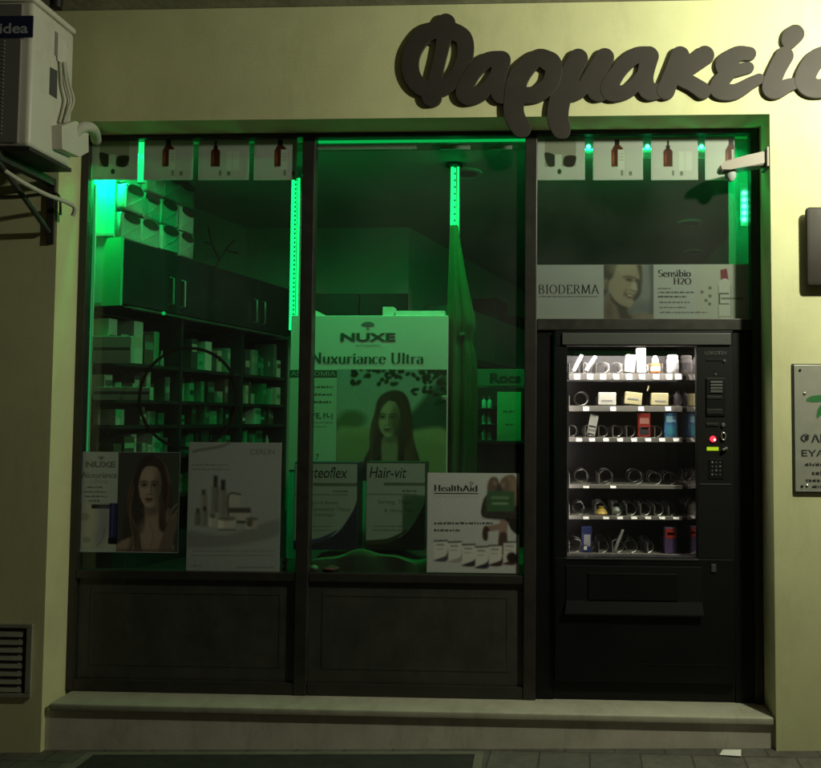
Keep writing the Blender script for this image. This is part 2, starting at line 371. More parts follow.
# ------------------------------------------------------------------ printed pictures (colour per vertex of a fine grid)
class Canvas:
    def __init__(s, x0, y0, x1, y1, k, bg):
        s.b = (x0, y0, x1, y1); s.nx = max(2, int((x1-x0)*k)); s.ny = max(2, int((y1-y0)*k))
        s.X, s.Y = np.meshgrid(np.linspace(x0, x1, s.nx), np.linspace(y0, y1, s.ny))
        s.c = np.ones((s.ny, s.nx, 3))*np.array(bg, float)
    def mix(s, m, col): s.c = s.c*(1-m[..., None])+np.array(col, float)*m[..., None]; return s
    def ell(s, cx, cy, rx, ry, col, rot=0, soft=1.0, a=1.0):
        r = math.radians(rot); dx, dy = s.X-cx, s.Y-cy
        u = (dx*math.cos(r)+dy*math.sin(r))/rx; v = (-dx*math.sin(r)+dy*math.cos(r))/ry
        d = (1-np.sqrt(u*u+v*v))*min(rx, ry)
        return s.mix(a*np.clip(d/soft+.5, 0, 1), col)
    def poly(s, pts, col, soft=.8, smooth=True, a=1.0):
        p = catmull(pts, 5) if smooth else np.array(pts, float)
        d2 = np.full(s.X.shape, 1e9); ins = np.zeros(s.X.shape, bool)
        for i in range(len(p)):
            (x0, y0), (x1, y1) = p[i-1], p[i]; ex, ey = x1-x0, y1-y0
            t = np.clip(((s.X-x0)*ex+(s.Y-y0)*ey)/(ex*ex+ey*ey+1e-9), 0, 1)
            d2 = np.minimum(d2, (s.X-x0-t*ex)**2+(s.Y-y0-t*ey)**2)
            if y0 != y1: ins ^= ((y0 > s.Y) != (y1 > s.Y)) & (s.X < (x1-x0)*(s.Y-y0)/(y1-y0)+x0)
        d = np.sqrt(d2)*np.where(ins, 1, -1)
        return s.mix(a*np.clip(d/soft+.5, 0, 1), col)
    def line(s, pts, w, col, soft=.7, a=1.0, smooth=True):
        p = catmull(pts, 5, False) if smooth and len(pts) > 2 else np.array(pts, float)
        d2 = np.full(s.X.shape, 1e9)
        for i in range(1, len(p)):
            (x0, y0), (x1, y1) = p[i-1], p[i]; ex, ey = x1-x0, y1-y0
            t = np.clip(((s.X-x0)*ex+(s.Y-y0)*ey)/(ex*ex+ey*ey+1e-9), 0, 1)
            d2 = np.minimum(d2, (s.X-x0-t*ex)**2+(s.Y-y0-t*ey)**2)
        return s.mix(a*np.clip((w/2-np.sqrt(d2))/soft+.5, 0, 1), col)
    def box(s, x0, y0, x1, y1, col, soft=.6, a=1.0):
        d = np.minimum(np.minimum(s.X-x0, x1-s.X), np.minimum(s.Y-y0, y1-s.Y))
        return s.mix(a*np.clip(d/soft+.5, 0, 1), col)
    def speckle(s, m, amt):
        n = np.random.rand(s.ny, s.nx); n = (n+np.roll(n, 1, 0)+np.roll(n, 1, 1)+np.roll(n, -1, 0))/4-.5
        s.c = np.clip(s.c*(1+n[..., None]*amt*m[..., None]), 0, 255); return s
    def finish(s, n=1, desat=0.0, grain=.05):
        for _ in range(n):
            p = np.pad(s.c, ((1, 1), (1, 1), (0, 0)), 'edge')
            h = p[:, :-2]+2*p[:, 1:-1]+p[:, 2:]; s.c = (h[:-2]+2*h[1:-1]+h[2:])/16
        g = s.c.mean(2, keepdims=True); s.c = s.c*(1-desat)+g*desat
        s.c = s.c*(1+grain*(np.random.rand(s.ny, s.nx, 1)-.5)); return s
    def build(s, name, Y, parent=None, m=None, T=None):
        x0, y0, x1, y1 = s.b; X0, X1, Z0, Z1 = rect(x0, y0, x1, y1, Y)
        gx, gz = np.meshgrid(np.linspace(X0, X1, s.nx), np.linspace(Z1, Z0, s.ny))
        vs = np.stack([gx, np.full(gx.shape, Y), gz], -1).reshape(-1, 3)
        i = np.arange(s.nx*s.ny).reshape(s.ny, s.nx)
        fs = np.stack([i[:-1, :-1], i[1:, :-1], i[1:, 1:], i[:-1, 1:]], -1).reshape(-1, 4)
        me = bpy.data.meshes.new(name); me.from_pydata(vs.tolist(), [], fs.tolist())
        at = me.color_attributes.new('Col', 'FLOAT_COLOR', 'POINT')
        c = np.clip(s.c, 0, 255).reshape(-1, 3)/255; c = np.where(c <= .04045, c/12.92, ((c+.055)/1.055)**2.4)
        at.data.foreach_set('color', np.concatenate([c, np.ones((len(c), 1))], 1).astype(np.float32).ravel())
        return link(name, me, m or M['print'], parent)
def sheet(name, box, Y, m, label, cat, thick=.0012, group=None):
    """a paper sheet whose front lies at depth Y"""
    X0, X1, Z0, Z1 = rect(*box, Y)
    return tag(obj(name, B(X0, X1, Y, Y+thick, Z0, Z1), m), label, cat, group)

# ================================================================== SETTING
GZ = lambda x: .02+.024*(x+.66)          # the street falls gently to the left
mb = MB()
xs = [-60, -20, -6, -2.45, -1, 0, 1.13, 3, 6, 20, 60]
def zc(x): return GZ(max(-6, min(6, x)))
vs = []; fs = []
for x in xs: vs += [(x, -2.6, zc(x)), (x, .15, zc(x))]
for i in range(len(xs)-1): fs.append([2*i, 2*i+2, 2*i+3, 2*i+1])
mb._add(vs, fs); tag(obj('pavement', mb, M['pave']), kind='structure')
mb = MB(); vs = []; fs = []
for x in xs: vs += [(x, -80, zc(x)-.13), (x, -2.6, zc(x)-.13)]
for i in range(len(xs)-1): fs.append([2*i, 2*i+2, 2*i+3, 2*i+1])
mb._add(vs, fs); tag(obj('road', mb, M['asphalt']), kind='structure')
mb = MB(); mb._add([(-60, -2.6, zc(-60)-.14), (60, -2.6, zc(60)-.14), (60, -2.6, zc(60)), (-60, -2.6, zc(-60)), (-60, -2.45, zc(-60)+.004), (60, -2.45, zc(60)+.004), (-60, -2.6, zc(-60)+.004), (60, -2.6, zc(60)+.004)], [[0, 1, 2, 3]])
tag(obj('kerb', mb, M['concrete']), kind='structure')

OX0, OX1, OZ1 = -2.48, 1.132, 3.165      # the shop opening
fac = thing('facade_wall', 'cream plastered shop wall with piers around the wide window opening', 'wall', (-.65, .2, 0))
mb = MB(); mb.box(-7, OX0, 0, .34, -.25, 3.75); obj('pier', mb, M['wall'], fac)
mb = MB(); mb.box(OX1, 6, 0, .34, -.1, 3.75); obj('pier', mb, M['wall'], fac)
mb = MB(); mb.box(OX0, OX1, 0, .34, OZ1, 3.75); obj('lintel', mb, M['wall'], fac)
mb = MB(); mb.box(-7, 6, 0, .34, 3.97, 6.5); obj('upper_wall', mb, M['wall'], fac)
mb = MB(); mb.box(OX0, OX1, .030, .32, -.2, .1745); obj('base_wall', mb, M['base'], fac)
mb = MB(); mb.box(OX0+.03, OX1-.003, .012, .32, .175, .213, .008, 3); obj('sill', mb, M['sill'], fac, True)
slab = MB().box(-7, 6, -1.15, .4, 3.752, 3.968)
tag(obj('balcony_slab', slab, M['concrete']), 'grey concrete balcony slab over the top of the shop wall', 'balcony')

# ================================================================== SHOPFRONT FRAME AND GLASS
sf = thing('shopfront', 'dark brown metal window frame with three tall bays filling the opening', 'shopfront', (-.65, .22, .235))
FY0, FY1 = .185, .245
def fb(name, x0, x1, z0, z1, y0=FY0, y1=FY1, m='frame', bev=.004): return obj(name, MB().box(x0, x1, y0, y1, z0, z1, bev), M[m], sf)
fb('jamb', OX0+.001, -2.438, .2145, OZ1-.001)
fb('jamb', 1.086, OX1-.001, .2145, OZ1-.001)
fb('head_rail', -2.436, 1.084, 3.142, OZ1-.001)
fb('mullion', -1.272, -1.205, .2145, 3.141, .180)
fb('mullion', -.086, -.022, .2145, 3.141, .180)
for a, b in ((-2.437, -1.273), (-1.204, -.087)):
    fb('window_rail', a, b, .795, .84); fb('bottom_rail', a, b, .2145, .275)
    k = fb('kick_panel', a, b, .276, .794, .205, .235, 'kick', 0)
    mb = MB(); x0, x1, z0, z1 = a+.07, b-.07, .345, .735
    for q in ((x0, x1, z0, z0+.016), (x0, x1, z1-.016, z1), (x0, x0+.016, z0+.0165, z1-.0165), (x1-.016, x1, z0+.0165, z1-.0165)): mb.box(q[0], q[1], .2030, .2046, q[2], q[3], .0006)
    obj('moulding', mb, M['kick'], k)
    p = obj('glass_pane', B(a, b, .214, .219, .841, 3.141), M['glass'], sf)
fb('transom', -.021, 1.085, 2.108, 2.168)
obj('glass_pane', B(-.021, 1.085, .214, .219, 2.169, 3.141), M['glass'], sf)
fb('side_panel', -.021, .068, .2145, 2.107, .20, .24, 'vm', 0)
fb('side_panel', .992, 1.085, .2145, 2.107, .20, .24, 'vm', 0)

# ================================================================== SHOP SIGN LETTERS
def contour(strokes, h=.5):
    """strokes = list of polylines of (x, y, r) in photograph pixels -> closed outlines of their union"""
    A = np.array([p for s in strokes for p in s]); rm = A[:, 2].max()+3
    xs = np.arange(A[:, 0].min()-rm, A[:, 0].max()+rm, h); ys = np.arange(A[:, 1].min()-rm, A[:, 1].max()+rm, h)
    X, Y = np.meshgrid(xs, ys); D = np.full(X.shape, 1e9)
    for s in strokes:
        s = catmull(s, 6, False) if len(s) > 2 else np.array(s, float)
        for i in range(1, len(s)):
            (x0, y0, r0), (x1, y1, r1) = s[i-1], s[i]; ex, ey = x1-x0, y1-y0
            t = np.clip(((X-x0)*ex+(Y-y0)*ey)/(ex*ex+ey*ey+1e-9), 0, 1)
            D = np.minimum(D, np.hypot(X-x0-t*ex, Y-y0-t*ey)-(r0+t*(r1-r0)))
    ny, nx = D.shape; seg = {}
    def pt(a, b):
        (i, j), (k, l) = a, b; t = D[i, j]/(D[i, j]-D[k, l]); return (xs[j]+t*(xs[l]-xs[j]), ys[i]+t*(ys[k]-ys[i]))
    S = D < 0
    for i in range(ny-1):
        row = S[i:i+2]
        for j in np.nonzero((row.any(0)[:-1] | row.any(0)[1:]) & ~(row.all(0)[:-1] & row.all(0)[1:]))[0]:
            q = [(i, j), (i, j+1), (i+1, j+1), (i+1, j)]; ins = [S[a] for a in q]
            ex = []
            for k in range(4):
                a, b = q[k], q[(k+1) % 4]
                if ins[k] != ins[(k+1) % 4]: ex.append((ins[k], tuple(sorted((a, b)))))
            outs = [e for f, e in ex if f]; inn = [e for f, e in ex if not f]
            if len(ex) == 2: seg[outs[0]] = inn[0]
            elif len(ex) == 4:
                for k in range(4):
                    f, e = ex[k]
                    if f: seg[e] = ex[(k+1) % 4][1]
    loops = []
    while seg:
        st = next(iter(seg)); e = st; lp = []
        while e in seg: lp.append(pt(*e)); e = seg.pop(e)
        if len(lp) > 8: loops.append(lp)
    return loops
Z6 = lambda s: [(395+x/3.819, y/3.819, r/3.819) for x, y, r in s]
Z7 = lambda s: [(600+x/3.715, y/3.715, r/3.715) for x, y, r in s]
LET = {
 'letter_phi': [Z6([(192, 108, 33), (118, 126, 32), (66, 198, 32), (60, 272, 32), (96, 330, 31), (165, 341, 30), (233, 292, 30), (267, 215, 30), (260, 142, 32), (192, 108, 33)]),
                Z6([(194, 88, 36), (180, 180, 25), (155, 290, 25), (140, 368, 38)])],
 'letter_alpha': [Z6([(405, 228, 34), (350, 230, 28), (294, 283, 28), (264, 350, 32), (288, 368, 32), (338, 349, 25), (390, 278, 23), (408, 228, 33)]), Z6([(408, 228, 33), (392, 310, 30), (400, 358, 32), (425, 364, 30)])],
 'letter_rho': [Z6([(590, 235, 38), (543, 220, 31), (474, 290, 38), (455, 380, 38), (456, 440, 38), (482, 488, 36)]), Z6([(560, 222, 34), (603, 240, 32), (595, 312, 31), (542, 358, 31), (475, 362, 30)])],
 'letter_mu': [Z6([(700, 222, 36), (655, 310, 38), (628, 390, 40), (622, 450, 40), (635, 494, 35)]), Z6([(640, 330, 30), (670, 352, 34), (720, 330, 28), (770, 255, 28), (800, 218, 34)]), Z6([(802, 218, 34), (765, 300, 32), (770, 350, 34), (810, 345, 28), (840, 330, 20)])],
 'letter_alpha#': [Z7([(182, 206, 34), (128, 208, 29), (70, 262, 28), (35, 325, 32), (53, 347, 29), (112, 331, 25), (166, 266, 23), (185, 208, 33)]), Z7([(185, 208, 33), (168, 285, 30), (178, 335, 33), (215, 338, 28)])],
 'letter_kappa': [Z7([(298, 206, 34), (268, 275, 31), (245, 335, 33)]), Z7([(390, 204, 34), (335, 245, 31), (288, 282, 28)]), Z7([(300, 290, 28), (345, 312, 28), (382, 336, 30)])],
 'letter_epsilon': [Z7([(556, 198, 24), (510, 200, 28), (462, 236, 32), (480, 262, 26), (552, 250, 20)]), Z7([(480, 268, 26), (448, 305, 30), (444, 334, 32), (500, 340, 28), (560, 308, 22), (592, 292, 19)])],
 'letter_iota': [Z7([(686, 206, 33), (655, 265, 32), (636, 322, 33), (655, 334, 31), (700, 316, 24), (728, 308, 20)]), Z7([(726, 124, 33), (712, 136, 34), (704, 150, 29)])],
 'letter_omicron': [Z7([(855, 202, 36), (800, 222, 36), (762, 290, 37), (785, 325, 35), (850, 318, 34), (905, 255, 36), (905, 205, 34), (855, 202, 36)])]}
sg = thing('shop_sign', 'big dark brown cut-out script letters mounted over the shop window', 'sign', P(650, 70, -.02))
SY0 = -.0195
for li, (nm, st) in enumerate(LET.items()):
    SY = SY0-.0013*(li % 3)
    cu = bpy.data.curves.new('c', 'CURVE'); cu.dimensions = '2D'; cu.fill_mode = 'BOTH'; cu.extrude = .0065; cu.bevel_depth = .0015; cu.bevel_resolution = 1
    for lp in contour(st):
        p = np.array(lp)[::2]
        sp = cu.splines.new('POLY'); sp.points.add(len(p)-1); sp.use_cyclic_u = True
        for k, (x, y) in enumerate(p):
            w = P(x, y, SY); sp.points[k].co = (w[0], w[2], 0, 1)
    o = bpy.data.objects.new('c', cu); COL.objects.link(o); bpy.context.view_layer.update()
    me = bpy.data.meshes.new_from_object(o.evaluated_get(bpy.context.evaluated_depsgraph_get())); bpy.data.objects.remove(o)
    n = len(me.vertices); v = np.empty(n*3); me.vertices.foreach_get('co', v); v = v.reshape(-1, 3)
    v = np.stack([v[:, 0], SY-v[:, 2]+.008, v[:, 1]], 1); me.vertices.foreach_set('co', v.ravel()); me.flip_normals()
    link(nm.rstrip('#'), me, M['sign'], sg)
for px, py in ((431, 45), (480, 75), (520, 95), (563, 90), (640, 80), (672, 75), (725, 75), (778, 75), (815, 80)):
    w = P(px, py, 0); obj('standoff', MB().lathe([(.006, 0), (.006, .0130)], (w[0], -.0135, w[2]), 'y', 8), M['bracket'], sg)

# dark rounded plate on the right pier
X0, X1, Z0, Z1 = rect(806, 207, 872, 286, -.045)
pl = B(X0, X1, -.055, -.025, Z0, Z1, .018)
o = tag(obj('wall_plate', pl, M['sign'], None, True), 'dark brown rounded plate on the right pier above the plaque', 'sign')
w = P(835, 245, 0); obj('standoff', MB().lathe([(.012, -.0245), (.012, 0)], (w[0], 0, w[2]), 'y', 10), M['bracket'], o)

# plaque
pq = thing('plaque', 'grey metal pharmacy plaque with green leaf emblem screwed to right pier', 'plaque', P(830, 490, 0))
X0, X1, Z0, Z1 = rect(794.5, 365, 885, 492, -.012)
obj('plate', B(X0, X1, -.016, -.009, Z0, Z1, .0015), M['plaque'], pq)
obj('backing_edge', B(X0-.006, X1+.006, -.008, -.001, Z0-.006, Z1+.006), M['signedge'], pq)
for px, py in ((800, 370), (804.5, 393.5), (802, 486), (807, 485.5)):
    w = P(px, py, -.016); obj('screw', MB().lathe([(.006, 0), (.006, -.003), (.003, -.005)], (w[0], -.0165, w[2]), 'y', 10), M['steelscrew'] if py in (393.5, 485.5) else M['black'], pq)
TY = -.0172
text('ΦΑΡΜΑΚΕΙΟ', (800.5, 434, 876, 443), TY, M['ink'], pq, .03)
text('ΕΥΑΓΓ', (801.5, 450, 838, 456.5), TY, M['ink'], pq, .02)
fine([(805, 462, 870, 466), (812, 470, 866, 475), (806, 478, 872, 482), (812, 484, 862, 488)], TY, M['ink'], pq)
mb = MB()
for pts in ([(806, 400), (812, 396), (824, 395), (834, 397), (824, 401), (812, 402)], [(817, 418), (818, 409), (824, 402), (832, 398), (830, 406), (823, 413)], [(834, 397), (846, 388), (862, 386), (872, 390), (858, 396), (846, 398)], [(836, 398), (848, 404), (856, 414), (858, 424), (848, 416), (840, 408)]):
    q = [P(x, y, TY) for x, y in catmull(pts, 5)]; mb._add([(a[0], TY, a[2]) for a in q], [list(range(len(q)))])
obj('leaf_emblem', mb, M['leaf'], pq)

# ================================================================== AIR CONDITIONER (upper left)
AX1, AY0, AY1 = P(73.5, 90, -.10)[0], -.42, -.10
AZ0, AZ1 = P(68, 167, -.12)[2], P(75, 29, -.10)[2]
ac = thing('air_conditioner', 'yellowed white outdoor air conditioner unit bracketed high on left pier', 'air conditioner', (-2.7, -.25, AZ0))
obj('casing', MB().box(AX1-.84, AX1, AY0, AY1, AZ0, AZ1-.03, .022, 3), M['acw'], ac, True)
obj('lid', MB().box(AX1-.85, AX1+.006, AY0-.006, AY1+.004, AZ1-.03, AZ1, .012, 3), M['acw'], ac, True)
obj('base_pan', B(AX1-.83, AX1+.004, AY0+.004, AY1, AZ0-.02, AZ0-.0005, .003), M['bracket'], ac)
mb = MB(); mb.box(AX1-.83, AX1-.045, AY0-.010, AY0-.0005, AZ0+.01, AZ1-.05, .004)
fr = obj('front_panel', mb, M['acgrille'], ac)
mb = MB()
for k in range(26): mb.box(AX1-.75, AX1-.12, AY0-.016, AY0-.0105, AZ0+.05+k*.018, AZ0+.056+k*.018)
obj('grille', mb, M['acgrille'], fr)
X0, X1, Z0, Z1 = rect(-40, 16.5, 33, 38, AY0-.013)
bd = obj('badge', B(X0, X1, AY0-.0165, AY0-.0103, Z0, Z1), M['acnavy'], ac)
text('Midea', (-14, 23, 28, 33.5), AY0-.0172, M['acwhite'], bd, .02)
# side details
def onside(px, py):    # a point on the side face, depth found from the pixel
    d = ROT @ np.array([(px-PPX)/F, -(py-PPY)/F, -1.0]); return CAMP+d*((AX1-CAMP[0])/d[0])
def sidepoly(pts, x0, x1, name, m):
    q = [onside(*p) for p in pts]; mb = MB(); n = len(q)
    mb._add([(AX1+x1, a[1], a[2]) for a in q]+[(AX1+x0, a[1], a[2]) for a in q], [list(range(n)), list(range(2*n-1, n-1, -1))]+[[i, i+n, (i+1) % n+n, (i+1) % n] for i in range(n)])
    return obj(name, mb, m, ac)
sidepoly([(55, 31), (67, 43), (67, 48), (62, 44), (61, 62), (54.5, 55)], .0005, .004, 'service_panel', M['acgrille'])
sidepoly([(56.5, 33.5), (66, 43), (65.5, 70), (56, 60)], .0045, .008, 'hand_grip', M['acw'])
sidepoly([(50, 67), (57, 71), (56.5, 99), (49, 94)], .0005, .0025, 'rating_label', M['vmtrim'])
sidepoly([(51.5, 126), (66, 121), (79, 128), (79, 152), (70, 157), (52, 149)], .0005, .05, 'valve_cover', M['acw'])
mb = MB()
for off in (0, 6, 9):
    path = [onside(58+off*.3, 62), onside(59+off*.7, 85), onside(62+off*.8, 100), onside(60+off*.6, 112), onside(57+off*.5, 123)]
    mb.tube([(AX1+.012+off*.0012, p[1], p[2]) for p in catmull([tuple(q) for q in path], 5, False)], .006, 8)
obj('cable', mb, M['pipe'], ac, True)
path = [P(73, 141, -.12), P(76, 132, -.12), P(83, 127, -.10), P(91, 127.5, -.05), P(95, 133, .05), P(96, 140, .15)]
obj('pipe_sleeve', MB().tube(catmull([tuple(q) for q in path], 6, False), .026, 12), M['pipe'], ac, True)
path = [P(64, 10, -.15), P(58, -2, -.2), P(50, -12, -.25)]
tag(obj('downpipe', MB().tube([P(56, 8, -.2), P(57, -4, -.2), P(60, -30, -.2)], .028, 12), M['black'], None, True), 'dark pipe stub rising behind the air conditioner lid', 'pipe')
# bracket and hose
br = thing('wall_bracket', 'dark steel bracket holding the air conditioner on the left pier', 'bracket', (-2.6, -.02, 2.7))
for x in (-2.53, -2.95):
    mb = MB(); mb.box(x, x+.04, -.46, -.001, AZ0-.062, AZ0-.022, .003); obj('arm', mb, M['bracket'], br)
    mb = MB(); mb.tube([(x+.02, -.40, AZ0-.064), (x+.02, -.02, AZ0-.30)], .013, 8); obj('brace', mb, M['bracket'], br)
    obj('wall_strip', B(x+.001, x+.039, -.012, -.0005, AZ0-.36, AZ0-.064, .002), M['bracket'], br)
path = [P(5, 171, -.42), P(22, 182, -.36), P(45, 194, -.2), P(66, 202, -.07), P(75, 208, -.03), P(73, 216, -.02)]
tag(obj('drain_hose', MB().tube(catmull([tuple(q) for q in path], 6, False), .011, 10), M['pipe'], None, True), 'thin grey drain hose drooping below the air conditioner', 'hose')
tag(obj('cable_run', MB().tube(catmull([tuple(P(*q)) for q in ((-20, 196, -.012), (20, 196, -.012), (48, 193, -.012), (59, 196, -.012), (60.5, 215, -.011))], 6, False), .006, 8), M['bracket'], None, True), 'dark cable fixed along the left pier under the bracket', 'cable')

# vent on the left pier
vt = thing('wall_vent', 'louvred metal ventilation grille low on the left pier', 'vent', P(12, 698, 0))
X0, X1, Z0, Z1 = rect(-30, 623, 33, 697, 0)
mb = MB()
for q in ((X0, X1, Z1-.022, Z1), (X0, X1, Z0, Z0+.022), (X0, X0+.025, Z0+.0225, Z1-.0225), (X1-.03, X1, Z0+.0225, Z1-.0225)): mb.box(q[0], q[1], -.014, -.0005, q[2], q[3], .003)
obj('frame', mb, M['vent'], vt)
obj('backing', B(X0+.026, X1-.031, -.003, -.0005, Z0+.023, Z1-.023), M['black'], vt)
n = 8
for k in range(n):
    z = Z0+.026+(k+.1)*(Z1-Z0-.055)/n
    mb = MB(); mb._add([(X0+.026, -.0135, z), (X1-.05, -.0135, z), (X1-.05, -.0035, z+.026), (X0+.026, -.0035, z+.026), (X0+.026, -.0115, z-.002), (X1-.05, -.0115, z-.002), (X1-.05, -.0032, z+.023), (X0+.026, -.0032, z+.023)], [[0, 1, 2, 3], [4, 7, 6, 5], [0, 4, 5, 1], [2, 6, 7, 3], [1, 5, 6, 2], [0, 3, 7, 4]])
    obj('slat', mb, M['vent'], vt)

# beige arm on the right reveal
ar = thing('wall_fixture', 'small beige plastic arm jutting from right reveal before the glass', 'fixture', P(760, 165, .06))
pts = [(718, 168), (724, 163), (745, 157.5), (763, 153), (766.5, 155), (767, 163), (762, 167), (742, 169.5), (728, 172), (719, 173)]
q = [P(x, y, .06) for x, y in pts]
mb = MB().prism([(a[0], a[2]) for a in q], .02, .10); bmesh.ops.bevel(mb.bm, geom=mb.bm.edges[:], offset=.006, segments=2, affect='EDGES')
obj('housing', mb, M['beige'], ar, True)
w = P(769, 160, .06); obj('mounting_plate', B(OX1-.014, OX1-.001, .005, .115, w[2]-.05, w[2]+.05, .003), M['beige'], ar)
w = P(730, 176, .08); obj('lens', MB().lathe([(.008, .03), (.03, .012), (.028, -.012), (.012, -.03)], (w[0], .07, w[2]), 'z', 14), M['channel'], ar, True)

# pavement items
X0, _, _, _ = rect(100, 756, 485, 760, -.05)
a = P(99, 753.5, -.02); b = P(486, 753.5, -.02)
gz = lambda x: GZ(x)+.004
def slopebox(x0, x1, y0, y1, h0, h1):
    return MB()._add([(x0, y0, GZ(x0)+h0), (x1, y0, GZ(x1)+h0), (x1, y1, GZ(x1)+h0), (x0, y1, GZ(x0)+h0), (x0, y0, GZ(x0)+h1), (x1, y0, GZ(x1)+h1), (x1, y1, GZ(x1)+h1), (x0, y1, GZ(x0)+h1)], [[0, 3, 2, 1], [4, 5, 6, 7], [0, 1, 5, 4], [1, 2, 6, 5], [2, 3, 7, 6], [3, 0, 4, 7]])
gx0, gx1 = -2.23, -.27
gt = thing('pavement_hatch', 'dark metal cellar hatch with pale frame in the pavement', 'hatch', (-1.25, -.5, GZ(-1.25)))
obj('cover', slopebox(gx0+.041, gx1-.041, -1.0, -.045, -.01, .004), M['grate'], gt)
for q in ((gx0, gx1, -.044, -.012), (gx0, gx1, -1.04, -1.001)): obj('frame_bar', slopebox(*q, -.01, .008), M['grateframe'], gt)
for q in ((gx0, gx0+.04), (gx1-.04, gx1)): obj('frame_bar', slopebox(q[0], q[1], -1.0, -.045, -.01, .008), M['grateframe'], gt)
w = P(730, 752, -.03)
z = GZ(w[0])+.005
tag(obj('paper_scrap', MB()._add([(w[0]-.055, -.055, z), (w[0]+.04, -.075, z+.004), (w[0]+.055, -.02, z+.012), (w[0]-.03, -.01, z+.006), (w[0]+.005, -.04, z+.011)], [[0, 1, 4], [1, 2, 4], [2, 3, 4], [3, 0, 4]]), mat('scrap_paper', (.75, .74, .68), .8)), 'small white paper scrap lying on the pavement below the sill', 'litter')

# ================================================================== SHOP INTERIOR SHELL
CZ = 3.12
tag(obj('floor', MB()._add([(-4, .33, .22), (1.7, .33, .22), (1.7, 8, .22), (-4, 8, .22)], [[0, 1, 2, 3]]), M['floorin']), kind='structure')
mb = MB()
mb.box(-4, 1.7, .345, 8, CZ, CZ+.1); tag(obj('ceiling', mb, M['ceil']), kind='structure')
A0 = Vector((-2.29, .29, 0)); U = Vector((.227, .974, 0)).normalized(); W = Vector((-U.y, U.x, 0))
TL = Matrix(((U.x, W.x, 0, A0.x), (U.y, W.y, 0, A0.y), (0, 0, 1, 0), (0, 0, 0, 1)))       # s along the run, t into the wall
tag(obj('wall_left', MB(TL).box(-.02, 1.95, .40, .5, .22, CZ), M['inwall']), kind='structure')
# a block standing out at the back with its own side wall
BX, BY = -1.02, 2.03
U2 = Vector((.27, .963, 0)).normalized(); W2 = Vector((-U2.y, U2.x, 0))
TB = Matrix(((U2.x, W2.x, 0, BX), (U2.y, W2.y, 0, BY), (0, 0, 1, 0), (0, 0, 0, 1)))
tag(obj('wall_back_block', MB()._add([(-2.6, BY, .22), (BX, BY, .22), (BX, BY, CZ), (-2.6, BY, CZ)], [[0, 1, 2, 3]]), M['inwall']), kind='structure')
tag(obj('wall_side', MB(TB).box(0.002, 5.5, .001, .1, .22, CZ), M['inwall']), kind='structure')
tag(obj('wall_far', B(-1, 1.7, 7.2, 7.3, .22, CZ), M['inwall']), kind='structure')
tag(obj('wall_right', B(1.5, 1.6, .35, 7.2, .22, CZ), M['inwall']), kind='structure')
# end reveal inside the right jamb, lit green
tag(obj('wall_return', B(1.048, 1.14, .345, .50, .234, CZ-.001), M['inwall']), kind='structure')

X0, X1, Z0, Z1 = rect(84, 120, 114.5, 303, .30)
tag(obj('wall_return', B(X0, X1, .30, .33, Z0, CZ-.001), mat('led_green_wall', (.05, .60, .45), .7)), kind='structure')  # green LED spill is put into the wall end's base colour
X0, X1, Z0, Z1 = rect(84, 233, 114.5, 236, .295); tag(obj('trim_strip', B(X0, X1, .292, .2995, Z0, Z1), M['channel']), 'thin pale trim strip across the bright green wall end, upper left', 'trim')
# ceiling downlights, unlit
for px, py, lb in ((690, 222, 'unlit round ceiling downlight above the brighter side of the right window'), (694, 251, 'unlit round ceiling downlight lower in the right window, deeper inside'), (466, 172, 'unlit round ceiling downlight just right of the lit pole')):
    d = ROT @ np.array([(px-PPX)/F, -(py-PPY)/F, -1.0]); w = CAMP+d*((CZ-CAMP[2])/d[2])
    t = thing('downlight', lb, 'ceiling light', (w[0], w[1], CZ), 'ceiling downlights')
    obj('bezel', MB().lathe([(.10, -.002), (.095, -.014), (.072, -.016), (.070, -.003)], (w[0], w[1], CZ), 'z', 24), M['channel'], t, True)
    obj('lens', MB().lathe([(.069, -.004), (.066, -.010)], (w[0], w[1], CZ), 'z', 24), M['lampoff'], t)

# ------------------------------------------------------------------ left run: overhead cupboards and shelving
cb = thing('wall_cupboard', 'dark overhead cupboards with bar handles along the left shop wall', 'cupboard', tuple(TL @ Vector((.8, .2, 2.26))))
obj('carcass', MB(TL).box(.0, 1.70, .02, .385, 2.262, 2.628), M['cab'], cb)
obj('end_panel', MB(TL).box(-.018, -.0005, .0, .385, 2.255, 2.63), mat('led_green_end_panel', (.06, .68, .36), .5), cb)  # panel colour carries the green of the LED light falling on it
sd = [0.0, .42, .84, 1.27, 1.70]
for i in range(4):
    dd = obj('door', MB(TL).box(sd[i]+.004, sd[i+1]-.004, .0, .0195, 2.268, 2.62, .002), M['cab'], cb)
    s = sd[i+1]-.05 if i % 2 == 0 else sd[i]+.05
    obj('handle', MB(TL).tube([(s, -.003, 2.31), (s, -.028, 2.315), (s, -.028, 2.47), (s, -.003, 2.475)], .006, 8), M['silver'], dd, True)
obj('rail', MB(TL).tube([(0.04, -.035, 2.245), (1.70, -.035, 2.245)], .008, 8), M['silver'], cb, True)
for s in (.05, .30, 1.69): obj('rail_post', MB(TL).tube([(s, -.035, 2.248), (s, .03, 2.258)], .006, 6), M['silver'], cb)
w = TL @ Vector((.27, -.045, 2.247)); t = thing('led_bead', 'small round green light bead on the rail under the left cupboards', 'light', tuple(w))
obj('bead', MB().lathe([(.003, .008), (.009, .006), (.011, 0), (.009, -.006), (.003, -.008)], tuple(w), 'y', 14), M['ledline'], t, True)
sh = thing('shelving_unit', 'black open shelving stacked with cartons under the left cupboards', 'shelves', tuple(TL @ Vector((.8, .2, .25))))
ZS = [1.95, 1.745, 1.60, 1.42, 1.18]
